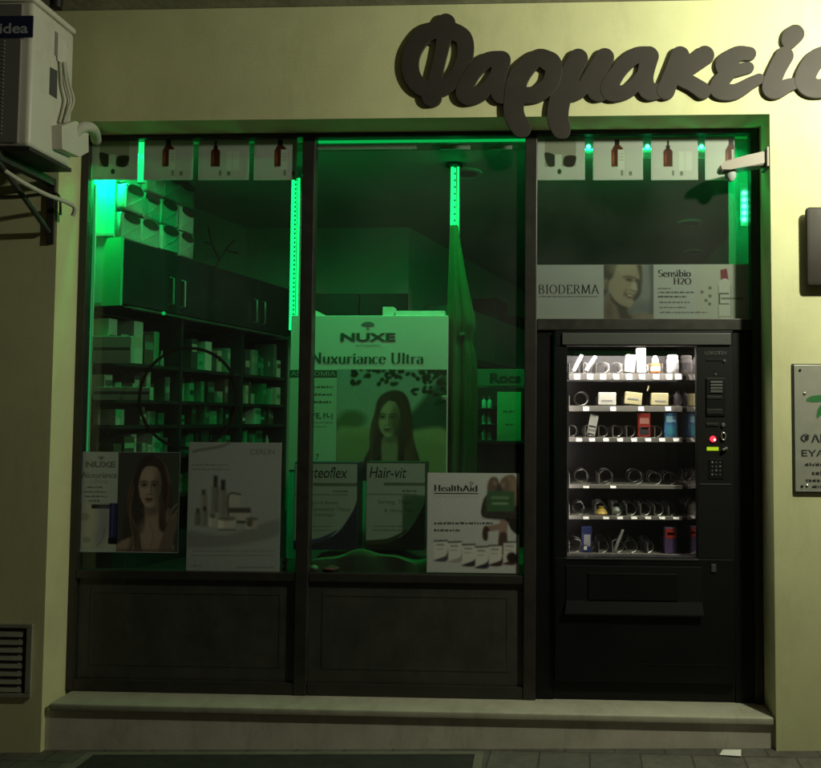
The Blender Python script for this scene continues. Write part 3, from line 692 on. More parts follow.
for z in ZS: obj('shelf', MB(TL).box(-.02, 1.70, .04, .385, z-.02, z), M['cab'], sh)
obj('back_panel', MB(TL).box(-.02, 1.70, .386, .398, .25, 2.25), M['cab'], sh)
for s in (.52, 1.14, 1.70): obj('upright', MB(TL).box(s, s+.02, .03, .384, .25, 2.24), M['cab'], sh)
obj('base_cabinet', MB(TL).box(-.02, 1.69, .0, .385, .235, .95), M['cab'], sh)
greens = [carton('carton_pale', (.50, .54, .48)), carton('carton_mint', (.30, .42, .33)), carton('carton_grey', (.30, .31, .28)), carton('carton_cream', (.45, .42, .33)), carton('carton_dark', (.05, .06, .055)), carton('carton_teal', (.10, .24, .18)), carton('carton_brown', (.09, .07, .05)), carton('carton_slate', (.13, .14, .13))]
rnd = random.Random(3)
ROWS = [('small cartons and tubs packed on the top shelf under the left cupboards', 0, 1.95, (.10, .25)), ('small cartons on the second shelf under the left cupboards', 1, 1.745, (.07, .17)), ('small cartons on the third shelf under the left cupboards', 2, 1.60, (.06, .13)), ('small cartons on the fourth shelf under the left cupboards', 3, 1.42, (.06, .15)), ('small cartons on the bottom shelf under the left cupboards', 4, 1.18, (.08, .19))]
LBL = ['one of the pale cartons and tubs on the top shelf under the left cupboards', 'one of the small cartons on the second shelf under the left cupboards', 'one of the low cartons on the third shelf under the left cupboards', 'one of the cartons on the fourth shelf under the left cupboards', 'one of the cartons on the bottom shelf behind the window posters']
for (g, ri, z, (h0, h1)), lb in zip(ROWS, LBL):
    s = .0
    while s < 1.62:
        w = rnd.choice([rnd.uniform(.022, .05), rnd.uniform(.04, .085)]); h = rnd.uniform(h0, h1)
        if any(abs(s+w/2-u) < w/2+.03 for u in (.53, 1.15)): s += .03; continue
        if rnd.random() < .93:
            t0 = rnd.uniform(.05, .11); mm = rnd.choice(greens)
            if rnd.random() < .22 and w < .06: o = obj('bottle', MB(TL).lathe([(w*.3, .001), (w*.3, h*.7), (w*.14, h*.8), (w*.14, h)], (s+w/2, t0+.06, z), 'z', 12), mm, None, True)
            else:
                o = obj('carton', MB(TL).box(s, s+w*.94, t0, t0+.16, z+.001, z+h, .001), mm)
            tag(o, lb, 'carton' if o.name.startswith('carton') else 'bottle', g)
            if o.name.startswith('carton'):
                c2 = rnd.choice(greens); zz = z+h*rnd.uniform(.3, .6)
                obj('label_band', MB(TL).box(s+.004, s+w*.94-.004, t0-.0012, t0-.0004, zz, zz+h*.25), c2, o)
        s += w+rnd.uniform(.002, .012)
# wide green cartons seen end-on at the near end of the shelves
for x0, y0, x1, y1, lb in ((93, 336, 131, 363, 'wide green carton at the near end of the left top shelf'), (93, 387, 150, 400, 'long low carton with lettering on the near left shelf')):
    X0, X1, Z0, Z1 = rect(x0, y0, x1, y1, .262)
    o = tag(obj('carton', B(X0, X1, .262, .30, Z0, Z1, .002), greens[1]), lb, 'carton')
    zz = (Z0+Z1)/2
    obj('label_band', B(X0+.005, X1-.005, .2605, .2615, zz-.004, zz+.012), greens[4], o)
# film wrapped packs stacked on the cupboard
rr = 0
PL = {(2, 0): None}
for k in range(4):
    for r in range(3):
        s0 = .012+k*.152; z0 = 2.632+r*.158
        nm = thing('film_pack', 'film wrapped white pack with dark oval in the stack on the left cupboard', 'pack', tuple(TL @ Vector((s0+.075, .12, z0))), 'packs stacked on the cupboard')
        hh = .155
        jt = TL @ Matrix.Translation((s0+.075, .15, 0)) @ Matrix.Rotation(rnd.uniform(-.07, .07), 4, 'Z') @ Matrix.Translation((-s0-.075, -.15+rnd.uniform(-.012, .012), 0))
        mb = MB(jt).box(s0, s0+.149, .02, .30, z0, z0+hh, .016, 3)
        for v in mb.bm.verts: v.co += Vector((rnd.uniform(-1, 1), rnd.uniform(-1, 1), rnd.uniform(-1, .2)))*.004
        obj('wrapper', mb, M['film'], nm, True)
        mb = MB(jt); q = [(s0+.075+.060*math.cos(a), z0+hh*.80+.020*math.sin(a)+.004*math.cos(a)*-1+(.012 if math.sin(a) > 0 else 0)*math.sin(a)) for a in np.linspace(0, 2*math.pi, 24, endpoint=False)]
        mb.prism(q, .0145, .0185); obj('oval_print', mb, M['logo_dark'], nm)
        for v in ((.012, .02, .13, .10),):
            obj('fold', MB(jt).tube([(s0+v[0], .0185, z0+v[1]), (s0+v[2], .0185, z0+v[3])], .002, 5), M['channel'], nm)
# thin branch decoration beyond the packs
mb = MB(TL)
for pth in ([(1.1, .25, 2.64), (1.13, .22, 2.75), (1.22, .22, 2.86), (1.3, .22, 2.93)], [(1.13, .22, 2.75), (1.05, .22, 2.83), (1.0, .22, 2.95)], [(1.2, .22, 2.83), (1.34, .22, 2.84)], [(1.05, .22, 2.83), (.97, .22, 2.84)]): mb.tube(catmull(pth, 5, False) if len(pth) > 2 else pth, .006, 6)
tag(obj('dry_branch', mb, M['bracket']), 'thin dark bare branch standing on the left cupboards', 'decoration')

# back block cupboards and right run
bc = thing('back_cupboard', 'dark cupboard block on the rear shop wall behind the display', 'cupboard', (-1.6, 2.0, .25))
obj('carcass', B(-1.75, BX-.001, BY-.04, BY-.001, .235, 2.60), M['cab'], bc)
obj('door', B(-1.74, -1.39, BY-.062, BY-.041, .25, 2.59, .002), M['cab'], bc)
obj('door', B(-1.38, BX-.003, BY-.062, BY-.041, .25, 2.59, .002), M['cab'], bc)
rc = thing('side_cupboard', 'grey-black cupboards with a pale shelf edge receding at the right back', 'cupboard', tuple(TB @ Vector((1.5, -.1, .25))))
mcab2 = mat('grey_laminate', (.26, .26, .28), .5, var=.1)
obj('carcass', MB(TB).box(.3, 4.2, -.30, -.002, 2.13, 2.55), mcab2, rc)
for k in range(5): obj('door', MB(TB).box(.31+k*.78, .31+k*.78+.77, -.32, -.3005, 2.14, 2.54, .002), mcab2, rc)
obj('shelf_edge', MB(TB).box(.3, 4.2, -.325, -.30, 2.095, 2.125), M['silver'], rc)
obj('back_panel', MB(TB).box(.3, 4.2, -.03, -.002, .24, 2.09), M['cab'], rc)
for z in (1.70, 1.35, 1.0): obj('shelf', MB(TB).box(.3, 4.2, -.30, -.031, z-.02, z), mcab2, rc)
for z, lb, g in ((1.70, 'one of the dim cartons on the upper shelf at the right back', 'cartons on the right back upper shelf'), (1.35, 'one of the dim cartons on the middle shelf at the right back', 'cartons on the right back middle shelf')):
    s = .4
    while s < 3.9:
        w = rnd.uniform(.07, .2); h = rnd.uniform(.12, .3)
        tag(obj('carton', MB(TB).box(s, s+w, -.26, -.08, z+.001, z+h, .002), rnd.choice(greens)), lb, 'carton', g); s += w+rnd.uniform(.01, .06)
for s0, s1, h, lb in ((1.25, 1.6, .2, 'black box on top of the right back cupboards'), (2.0, 2.25, .13, 'low dark box on the far end of the right back cupboards')):
    tag(obj('storage_box', MB(TB).box(s0, s1, -.28, -.05, 2.552, 2.552+h, .004), M['cab']), lb, 'box')

# display stand at the right of the centre bay
ds = thing('display_stand', 'green lit display stand with a name header behind the cloth', 'display stand', P(500, 470, .9))
dY = .9
def dbox(name, x0, y0, x1, y1, yd0, yd1, m, par=ds):
    X0, X1, Z0, Z1 = rect(x0, y0, x1, y1, yd0); return obj(name, B(X0, X1, yd0, yd1, Z0, Z1, .002), m, par)
dkg = mat('dark_green_board', (.07, .13, .09), .6)
hd = dbox('header', 474, 369, 526, 386, dY, dY+.02, dkg); text('Rocs', (490, 373, 521, 383), dY-.002, M['ink'], hd, .04)
dbox('panel', 497, 392, 521, 441, dY, dY+.02, mat('green_board', (.10, .42, .22), .6))
fine([(503, 410, 515, 412), (505, 423, 513, 425)], dY-.002, M['greenband'], ds)
dbox('back', 470, 387, 526, 600, dY+.15, dY+.17, M['cab'])
dbox('shelf', 472, 441, 526, 444, dY-.02, dY+.14, M['cab'])
for py in (408, 424, 440):
    for px in (484, 489.5):
        w = P(px, py, dY+.05); o = obj('bottle', MB().lathe([(.014, 0), (.014, .045), (.006, .055), (.007, .072)], (w[0], dY+.05, w[2]), 'z', 12), M['channel'], None, True)
        tag(o, 'small clear bottle in the column beside the green stand panel', 'bottle', 'bottles on the display stand')
    dbox('shelf', 477, py, 495, py+1.5, dY, dY+.12, M['cab'])

# ================================================================== LED STRIPS
def led(name, px, y0, y1, Y, wpx, label, beads=0, mt='led', bh=2.2):
    X0, X1, Z0, Z1 = rect(px-wpx/2, y0, px+wpx/2, y1, Y)
    t = thing(name, label, 'light', ((X0+X1)/2, Y, Z0))
    obj('channel', B(X0-.004, X1+.004, Y+.003, Y+.03, Z0, Z1), M['channel'], t)
    w = X1-X0
    obj('glow_strip', B(X0, X0+w*.62, Y, Y+.0025, Z0, Z1), M[mt], t)
    obj('glow_edge', B(X0+w*.80, X1, Y-.001, Y+.0025, Z0, Z1), M[mt], t)
    if beads:
        mb = MB(); n = beads
        for k in range(n):
            z = Z0+(k+.5)*(Z1-Z0)/n; mb.box(X0+w*.40, X0+w*.60, Y-.003, Y-.0005, z-.006, z+.006)
        obj('led_chips', mb, M['bracket'], t)
    return t
led('led_strip', 294.5, 178, 330, .62, 8, 'lit green strip standing just left of the first mullion', 34)
led('led_strip', 453.8, 157, 470, .56, 8, 'lit green pole hanging in the middle of the centre window', 46)
led('led_strip', 141, 138, 182, .27, 5, 'short bright green strip in the gap between the first two left cards')
# collar where the pole meets the ceiling
w = P(453.8, 157, .56); o = bpy.data.objects['led_strip.001']
obj('ceiling_collar', MB().lathe([(.045, 0), (.05, -.012), (.03, -.02)], (w[0], .575, CZ-.001), 'z', 16), M['bracket'], o)
# bar along the head of the centre bay
X0, X1, Z0, Z1 = rect(314, 136.5, 526, 142.5, .25)
t = thing('led_bar', 'thin green light bar along the head of the centre window', 'light', ((X0+X1)/2, .29, Z0))
obj('glow_strip', B(X0, X1, .246, .2495, Z0, Z1), M['ledline'], t); obj('channel', B(X0, X1, .25, .262, Z0-.002, min(Z1+.003, 3.164)), M['channel'], t)
X0, X1, Z0, Z1 = rect(314, 146, 414, 150, .33)
# pale bars modelled in place of glass reflections at the centre head
for a, b, lb in ((314, 416, 'long pale batten under the green bar at the head of the centre window'), (440, 470, 'short pale batten under the green bar above the pole top'), (490, 512, 'short pale batten under the green bar near the second mullion')):
    X0, X1, Z0, Z1 = rect(a, 145, b, 149, .232)
    tag(obj('reflection_bar', B(X0, X1, .232, .245, Z0, Z1, .002), M['white']), lb, 'reflection')
# emissive strip standing in for LED light on the left jamb edge
def jamb_glow(px, y0, y1, Y, wpx, label, mt='led'):
    X0, X1, Z0, Z1 = rect(px-wpx/2, y0, px+wpx/2, y1, Y)
    t = thing('led_strip', label, 'light', ((X0+X1)/2, Y, Z0))
    obj('glow_strip', B(X0, X1, Y, Y+.003, Z0, Z1), M[mt], t); obj('channel', B(X0-.003, X1+.003, Y+.0035, Y+.015, Z0, Z1), M['channel'], t); return t
jamb_glow(90, 184, 452, .252, 3.2, 'thin glowing strip added for the green-lit edge of the left jamb', 'jambglow')
# green light bead chain at the right jamb, on the wall return
t = thing('led_strip', 'chain of bright green light beads inside the right jamb', 'light', P(745, 220, .33))
for k in range(5):
    w = P(744.2, 193+k*6.6, .30); obj('bead', MB().lathe([(.003, .006), (.012, .004), (.012, -.004), (.004, -.006)], (w[0], .30, w[2]), 'y', 10), M['ledhot'], t)
X0, X1, Z0, Z1 = rect(740.5, 183, 748, 226, .308); obj('channel', B(X0, X1, .308, .314, Z0, Z1), M['channel'], t)
# beads in the gaps of the right cards
for px, lb in ((588.5, 'green light bead in the first gap of the right card row'), (647.5, 'green light bead in the second gap of the right card row'), (701.5, 'green light bead in the third gap of the right card row')):
    w = P(px, 146.5, .245); t = thing('led_bead', lb, 'light', tuple(w), 'green light beads behind the right cards')
    obj('bead', MB().lathe([(.002, .004), (.011, .002), (.011, -.002), (.003, -.006)], (w[0], .245, w[2]), 'y', 12), M['ledhot'], t)
    X0, X1, Z0, Z1 = rect(px-4.5, 134, px+4.5, 158, .25); obj('channel', B(X0, X1, .25, .254, Z0, Z1), M['inwall'], t)

def area(name, loc, sx, sy, d, e, sp=180, col=(.003, 1, .19)):
    a = bpy.data.lights.new(name, 'AREA'); a.shape = 'RECTANGLE'; a.size = sx; a.size_y = sy; a.energy = e; a.spread = math.radians(sp); a.color = col
    o = bpy.data.objects.new(name, a); COL.objects.link(o); o.location = loc; o.rotation_euler = Vector(d).to_track_quat('-Z', 'Z' if abs(d[2]) < .9 else 'Y').to_euler(); return o
# ================================================================== CARDS ACROSS THE TOP
def translucent(m, f):
    nt = m.node_tree; o = nt.nodes['Material Output']; b = nt.nodes['Principled BSDF']; t = nd(nt, 'ShaderNodeBsdfTranslucent'); mx = nd(nt, 'ShaderNodeMixShader'); mx.inputs[0].default_value = f
    src = b.inputs['Base Color'].links
    if src: nt.links.new(src[0].from_socket, t.inputs[0])
    else: t.inputs[0].default_value = b.inputs['Base Color'].default_value
    nt.links.new(b.outputs[0], mx.inputs[1]); nt.links.new(t.outputs[0], mx.inputs[2]); nt.links.new(mx.outputs[0], o.inputs[0]); return m
M['cardprint'] = translucent(printmat('printed_card'), .3); translucent(M['card'], .45)
CYd = .2118
def bottle_card(x0, x1, kind, label, grp):
    y0, y1 = 136.5, 180
    sh_ = sheet('hanging_card', (x0, y0, x1, y1), CYd, M['card'], label, 'card', .0012, grp)
    c = Canvas(x0+1, y0+.5, x1-1, y1-.8, 2.2, (180, 187, 176)); m = (x0+x1)/2
    am = (74, 38, 18); dk = (38, 26, 18)
    if kind == 0:
        c.box(x0+8, y0+1, x1-9, y0+30, (146, 150, 132)); c.poly([(x0+8, y0+16), (x0+20, y0+20), (x0+18, y0+29), (x0+11, y0+29)], (52, 58, 44)); c.poly([(x1-9, y0+20), (x1-20, y0+20), (x1-21, y0+29), (x1-12, y0+30)], (46, 46, 36))
        c.box(m-6, y0+18, m+1, y0+36, (184, 190, 178)); c.ell(m-1.5, y0+35, 2, 2.6, (44, 70, 40))
    else:
        bx = x0+(24 if kind == 1 else 17 if kind == 2 else 26)
        if kind in (1, 3):
            c.poly([(bx-5.5, y0+30), (bx-5.5, y0+14), (bx-2.5, y0+8.5), (bx-2, y0+7.5), (bx+2, y0+7.5), (bx+2.5, y0+8.5), (bx+6, y0+12), (bx+6.5, y0+18), (bx+6, y0+30)], am, .8, False)
            c.box(bx-2.3, y0+3.2, bx+2.4, y0+8.2, dk); c.ell(bx-3.6, y0+22, 1, 7, (150, 82, 38), 0, 1)
            c.box(bx+.8, y0+13, bx+8, y0+33, (192, 198, 186)); c.line([(bx+8.3, y0+13), (bx+8.3, y0+40)], .7, (170, 172, 158))
            for k in range(3): c.box(bx+2.5, y0+17+k*3, bx+6.5, y0+17.8+k*3, (150, 152, 140))
        else:
            c.box(bx-4.5, y0+16, bx+4.5, y0+30, am); c.ell(bx, y0+16, 4.5, 4, am); c.box(bx-2, y0+9, bx+2, y0+14, dk); c.box(bx-1, y0+4, bx+1, y0+10, dk)
            c.ell(bx-2.4, y0+22, .9, 6, (140, 70, 32), 0, 1); c.box(bx+11, y0+15, bx+24, y0+34, (194, 200, 188)); c.line([(bx+17, y0+15), (bx+17, y0+40)], .6, (172, 176, 160))
        for q in ((bx+4, y0+34, bx+6, y0+39), (bx+12, y0+35, bx+15, y0+39)): c.box(*q, (110, 118, 100))
    c.build('printed_picture', CYd-.0007, sh_, M['cardprint'])
    w = P((x0+x1)/2, 173, .25); area('card_led_light', (w[0], .30, w[2]), (x1-x0)*.0035, .02, (0, -1, .25), CARDW)
LC = [(91.5, 138), (144, 193), (198.5, 249), (254, 297)]
RC = [(536.8, 585), (593, 643), (651, 698), (705, 735)]
LBC = ['white card with a mortar picture', 'white card with a large amber bottle', 'white card with a dropper bottle', 'white card with an amber bottle and label']
CARDW = .42
for i, (a, b) in enumerate(LC): bottle_card(a, b, i, LBC[i]+' hanging atop the left window', 'cards along the left window head')
CARDW = .85
for i, (a, b) in enumerate(RC): bottle_card(a, b, i, LBC[i]+' hanging atop the right window', 'cards along the right window head')

# ================================================================== PORTRAIT PAINTING
def face(c, cx, cy, w, h, skin, dark, tilt=0.0, lip=(120, 60, 58), light=1.0, smile=False, eye=1.0):
    """soft frontal face, w/h half sizes, tilt leans the features sideways"""
    sk = np.array(skin, float); sd = sk*.62; hi = np.clip(sk*1.14, 0, 255); t = tilt
    c.poly([(cx-w*.95, cy-h*.35), (cx-w*.9, cy+h*.15), (cx-w*.70, cy+h*.62), (cx-w*.30, cy+h*.95), (cx+w*.30, cy+h*.95), (cx+w*.70, cy+h*.60), (cx+w*.92, cy+h*.12), (cx+w*.95, cy-h*.4), (cx+w*.5, cy-h*.95), (cx-w*.5, cy-h*.95)], sk, 1.0)
    c.ell(cx+w*.62, cy+h*.05, w*.42, h*.85, sd, 0, w*.5, .55)
    c.ell(cx-w*.2, cy-h*.55, w*.5, h*.26, hi, 0, w*.4, .5); c.ell(cx-w*.45, cy+h*.22, w*.3, h*.2, hi, 0, w*.3, .4); c.ell(cx, cy+h*.86, w*.3, h*.1, hi, 0, w*.2, .4)
    for sx in (-1, 1):
        ex = cx+sx*w*.42+t*w; ey = cy-h*.07
        c.ell(ex, ey-h*.02, w*.30, h*.12, sd, 0, w*.16, .7)
        c.line([(ex-w*.26, ey-h*.15), (ex, ey-h*.21), (ex+w*.26, ey-h*.15)], h*.055, dark, h*.06, .85)
        c.ell(ex, ey, w*.19, h*.055*eye, (205, 200, 190), 0, h*.04, .8); c.ell(ex, ey, w*.085, h*.06*eye, (30, 26, 22), 0, h*.03)
        c.line([(ex-w*.22, ey+h*.01), (ex, ey-h*.065), (ex+w*.22, ey+h*.0)], h*.035, (24, 18, 16), h*.04)
    nx = cx+t*w*1.1
    c.line([(nx+w*.14, cy-h*.05), (nx+w*.13, cy+h*.18), (nx+w*.2, cy+h*.34)], w*.12, sd, w*.14, .6); c.line([(nx-w*.02, cy-h*.05), (nx, cy+h*.26)], w*.10, hi, w*.12, .6)
    for sx in (-1, 1): c.ell(nx+sx*w*.12, cy+h*.37, w*.07, h*.025, sd*.5, 0, h*.03, .8)
    mx = cx+t*w*.9; my = cy+h*.60
    if smile:
        c.poly([(mx-w*.42, my-h*.05), (mx, my+h*.02), (mx+w*.42, my-h*.06), (mx+w*.2, my+h*.15), (mx-w*.2, my+h*.15)], (235, 232, 222), .5)
    c.poly([(mx-w*.34, my), (mx-w*.1, my-h*.065), (mx, my-h*.045), (mx+w*.1, my-h*.065), (mx+w*.34, my), (mx, my+h*.02)], np.array(lip)*.8, .5)
    c.poly([(mx-w*.32, my+h*.005), (mx, my+h*.03), (mx+w*.32, my+h*.005), (mx+w*.12, my+h*.10), (mx-w*.12, my+h*.10)], lip, .5)
    c.ell(mx, my+h*.155, w*.2, h*.03, sd, 0, h*.04, .6)

PY = .2118
# ---- poster 1: narrow white column and a dark portrait
p1 = sheet('window_poster', (78.5, 452, 179, 552.5), PY, M['paper_dim'], 'poster of dark haired woman with white text column, lower left window corner', 'poster')
c = Canvas(117.5, 452.5, 179, 552, 2.4, (64, 68, 62))
c.ell(175, 480, 12, 34, (58, 76, 60), 0, 16, .8)
c.poly([(136, 478), (140, 462), (150, 455), (160, 457), (167, 468), (170, 490), (172, 520), (168, 545), (160, 552), (128, 552), (124, 525), (131, 500)], (60, 53, 48), 3)
c.poly([(118, 552), (120, 543), (134, 536), (145, 530), (145, 498), (158, 496), (160, 528), (168, 534), (172, 552)], (146, 127, 110), 2.5)
c.ell(148, 532, 9, 12, (158, 138, 118), 0, 8, .6); c.ell(152, 511, 8, 4, (96, 82, 72), 0, 5, .7); c.line([(150, 524), (154, 532), (152, 548)], 1.2, (112, 96, 84), 2, .6)
face(c, 149.5, 487, 12.2, 20.5, (156, 138, 122), (58, 48, 44), -.05, (98, 62, 62)); c.ell(161, 490, 5, 18, (92, 78, 68), 0, 6, .55)
for k in range(70):
    u = random.random(); wv = random.uniform(0, 6.28); am = random.uniform(1, 2.6); d = random.uniform(.3, 1)
    if k % 2: pts = [(151-9*u*d, 456+3*u), (138-4*u, 474), (134-5*u+am*math.sin(wv), 492), (130-4*u+am*math.sin(wv+2), 512), (133+6*(1-u)+am*math.sin(wv+4), 534), (128+16*(1-u), 551)]
    else: pts = [(152+5*u, 456+2*u), (163+3*u, 470), (166+4*u+am*math.sin(wv), 490), (163+5*u+am*math.sin(wv+2), 512), (165+2*u+am*math.sin(wv+4), 530)]
    v = random.random()**2; c.line(pts, .9, (52+84*v, 44+66*v, 38+50*v), 1.0, .6)
c.line([(153, 456), (160, 460), (166, 470), (169, 482)], 2.4, (116, 98, 84), 2.4, .7)
c.poly([(136, 470), (141, 459), (150, 455), (155, 457), (148, 463), (141, 472), (138, 486), (136, 498), (133, 484)], (56, 48, 43), 1.6); c.poly([(150, 456), (161, 461), (167, 482), (166, 508), (162, 496), (161, 480), (157, 467)], (62, 52, 46), 1.6)
# raised hand
c.poly([(160, 552), (164, 535), (168, 524), (170, 516), (177, 514), (178, 524), (174, 540), (172, 552)], (108, 94, 82), 1.4)
for pts in ([(169, 518), (172, 510), (177, 504)], [(172, 520), (175, 514), (178, 510)], [(168, 522), (167, 515), (169, 509)]): c.line(pts, 2.0, (124, 108, 94), 1.0)
c.box(118, 549, 178, 552, (84, 72, 64), 1.5, .5)
c.finish(1, .15, .10).build('portrait_print', PY-.0006, p1)
TYp = PY-.0008
text('NUXE', (86, 461.5, 115.5, 467.5), TYp, M['greyink'], p1, .03)
c2 = MB(); q = [P(x, y, TYp) for x, y in catmull([(97.5, 457.5), (101, 456.4), (105, 457.5), (102.5, 458.6), (102, 460), (100.5, 460), (100, 458.6)], 4)]; c2._add([(a[0], TYp, a[2]) for a in q], [list(range(len(q)))]); obj('tree_emblem', c2, M['greyink'], p1)
text('Nuxuriance', (82.5, 472, 117, 478), TYp, M['greyink'], p1, 0, .25); text('ultra', (91, 479.5, 108, 483), TYp, M['paleink'], p1)
fine([(87, 486, 104, 488), (84.5, 490.5, 106.5, 492.5), (85, 495, 107, 497), (89, 499.5, 100, 501.5)], TYp, M['greyink'], p1)
c = Canvas(81, 503, 117.4, 548, 2.2, (150, 154, 140))
c.b = (81, 503, 117.4, 548)
c.box(81, 503, 117.4, 548, (172, 176, 160)); c.box(91, 504.5, 113, 508.5, (30, 32, 28)); c.ell(104, 512, 7, 14, (120, 122, 150), 0, 8, .5); c.ell(102, 534, 7, 14, (120, 122, 150), 20, 8, .5)
c.box(109, 503, 117.3, 544, (40, 42, 84)); c.box(111.5, 503, 113, 536, (70, 72, 118), 1.2); c.box(108.5, 538, 117.3, 543.5, (16, 16, 26)); c.ell(85, 517, 4, 4, (120, 124, 112), 0, 2, .5); c.ell(87, 540, 4, 3, (120, 124, 112), 0, 2, .5)
c.line([(98, 546), (103, 538), (105, 528)], 1.4, (110, 112, 120), 1, .6)
c.build('product_print', PY-.0006, p1)

# ---- poster 2: pale sheet with a group of skincare bottles
p2 = sheet('window_poster', (187.5, 442.5, 280.5, 574), PY, M['paper_dim'], 'large pale poster showing grouped skincare bottles, left window right of portrait', 'poster')
c = Canvas(188, 443, 280, 573.5, 2, (142, 152, 144))
c.ell(225, 500, 60, 50, (152, 160, 150), 0, 50, .5)
c.poly([(188, 532), (220, 536), (245, 530), (280, 519), (280, 534), (240, 545), (188, 548)], (100, 106, 96), 4, True, .5)
def prod(x0, y0, x1, y1, col, cap=None, ch=0):
    c.box(x0, y0+ch, x1, y1, col, .9); c.box(x0+.5, y0+ch, x0+(x1-x0)*.35, y1, np.array(col)*1.3, 1.2, .5)
    if cap is not None: c.box(x0+(x1-x0)*.22, y0, x1-(x1-x0)*.22, y0+ch+.5, cap, .7)
prod(211.5, 476, 218.5, 513, (112, 112, 98), (62, 62, 54), 11); prod(219, 480, 226.5, 516, (122, 122, 106), (60, 60, 52), 10)
prod(200, 490, 207, 512, (128, 130, 112), (84, 84, 72), 5); prod(195, 509, 201, 526, (104, 106, 90), (70, 70, 60), 4); prod(202, 507, 208, 527, (120, 122, 104), (66, 66, 58), 4)
c.box(228, 495, 240, 516, (168, 168, 148)); c.line([(228.5, 516), (228.5, 495), (240, 494.5)], 1.4, (70, 70, 60)); c.box(229, 508, 251, 513, (80, 80, 68)); c.box(236, 513, 250, 523, (168, 168, 148)); c.box(237, 521, 250, 523.5, (70, 70, 58))
prod(209, 514, 217, 527, (170, 170, 150), (100, 100, 86), 4); prod(218, 518, 236, 530, (176, 176, 156)); c.ell(227, 519, 9, 2, (110, 110, 94)); c.line([(219, 530), (236, 530)], 1.2, (80, 80, 68)); prod(246, 518, 258, 529, (158, 158, 138)); c.ell(252, 519, 6, 1.8, (104, 104, 88)); c.ell(250, 523, 3, 4, (90, 90, 78), 0, 1)
c.line([(192, 452), (200, 450), (218, 447), (228, 443)], 2.2, (74, 76, 64), 1.5, .6)
c.finish(3, .35, .08).build('product_print', PY-.0006, p2)
text('CERLIN', (250, 449, 274.5, 454.5), TYp, M['greyink'], p2, .01)
fine([(192, 463.5, 228, 465.5), (192, 468, 231, 470), (192, 550, 275, 551.4), (192, 554.5, 275, 555.8), (193, 564, 202, 566.5), (237, 566, 274, 568)], TYp, M['greyink'], p2)
# strip of small label beside it
s_ = sheet('price_label', (281.5, 557, 287, 574), .222, M['paper_dim'], 'small white price label at the foot of the first mullion', 'label')
fine([(282.3, 560, 286, 564), (282.3, 566, 286, 571)], .2214, M['ink'], s_)

# ---- round decal on the left glass
w = P(188.5, 398, .2130); mb = MB(); n = 72; r0, r1 = .258, .274
mb._add([(w[0]+r*math.cos(2*math.pi*k/n), .2128, w[2]+r*math.sin(2*math.pi*k/n)) for k in range(n) for r in (r0, r1)], [[2*k, 2*k+1, (2*k+3) % (2*n), (2*k+2) % (2*n)] for k in range(n)])
tag(obj('ring_decal', mb, M['ring']), 'large thin dark ring decal on the left window glass', 'decal')

# ---- centre standee
SYd = .47
st = thing('display_standee', 'big illuminated standee with woman outdoors and large brand heading, centre window', 'standee', P(368, 480, SYd))
X0, X1, Z0, Z1 = rect(289, 315.5, 447, 560, SYd)
obj('board', B(X0, X1, SYd, SYd+.16, Z0, Z1, .003), M['paper'], st)
TYs = SYd-.0018
text('NUXE', (340.5, 333, 395.5, 341.5), TYs, M['greenband'], st, .035)
serif('Nuxuriance Ultra', (311.5, 352.5, 423.5, 364), TYs, M['greenband'], st, .17, .035)
c2 = MB()
for pts in ([(361, 325), (364, 322.5), (369, 321.5), (373, 323), (374.5, 325), (371, 326), (365, 326)], [(367, 326), (369, 326), (368.5, 328.5), (370, 329.5), (366, 329.5), (367.5, 328.5)]):
    q = [P(x, y, TYs) for x, y in catmull(pts, 4)]; c2._add([(a[0], TYs, a[2]) for a in q], [list(range(len(q)))])
obj('tree_emblem', c2, M['greyink'], st)
fine([(356, 344, 380, 345.6)], TYs, M['paleink'], st)
X0, X1, Z0, Z1 = rect(289.5, 370, 337, 377.5, SYd-.001); obj('band', B(X0, X1, SYd-.0015, SYd-.0004, Z0, Z1), M['greenband'], st)
text('ΑΝΑΤΟΜΙΑ', (291, 371.3, 335.5, 376.2), TYs-.0005, M['paleink'], st, .01)
X0, X1, Z0, Z1 = rect(289.5, 378, 336, 470, SYd-.001); obj('text_column', B(X0, X1, SYd-.0014, SYd-.0004, Z0, Z1), mat('mint_paper', (.42, .52, .42), .6), st)
fine([(312, 385, 333, 388), (312, 392.5, 332, 395.5), (312, 400, 331.5, 403)], TYs, M['greenband'], st)
text('ΧΕ, Ν-1', (311, 413, 332.5, 419.5), TYs, M['greenband'], st, .03)
fine([(311, 421.5, 332.5, 423), (313, 425.5, 327, 427)], TYs, M['greyink'], st)
text('7', (315.5, 454, 319, 460), TYs, M['greenband'], st)
c = Canvas(336.5, 369.5, 446.5, 480, 1.7, (120, 140, 146))
yy = (c.Y-369)/110
c.c = np.stack([132+36*yy, 158+24*yy, 156-14*yy], -1)
c.ell(352, 420, 14, 9, (84, 108, 64), 0, 6, .9); c.ell(340, 428, 14, 8, (92, 114, 68), 0, 5, .9); c.poly([(395, 430), (414, 410), (432, 388), (447, 376), (447, 480), (400, 480)], (52, 84, 66), 6)
c.poly([(336, 432), (360, 428), (400, 432), (447, 430), (447, 482), (336, 482)], (150, 160, 108), 5); c.poly([(336, 440), (380, 438), (447, 446), (447, 482), (336, 482)], (128, 142, 92), 8, True, .7)
for k in range(85):
    a = random.random(); x = 352+95*a if random.random() < .8 else 410+36*a; y = 369+random.random()**1.4*(16 if x < 395 else 9 if x < 410 else 26)
    c.ell(x, y, random.uniform(1.6, 4), random.uniform(1.2, 2.6), (24+random.random()*18, 40+random.random()*22, 22+random.random()*10), random.uniform(-60, 60), .8)
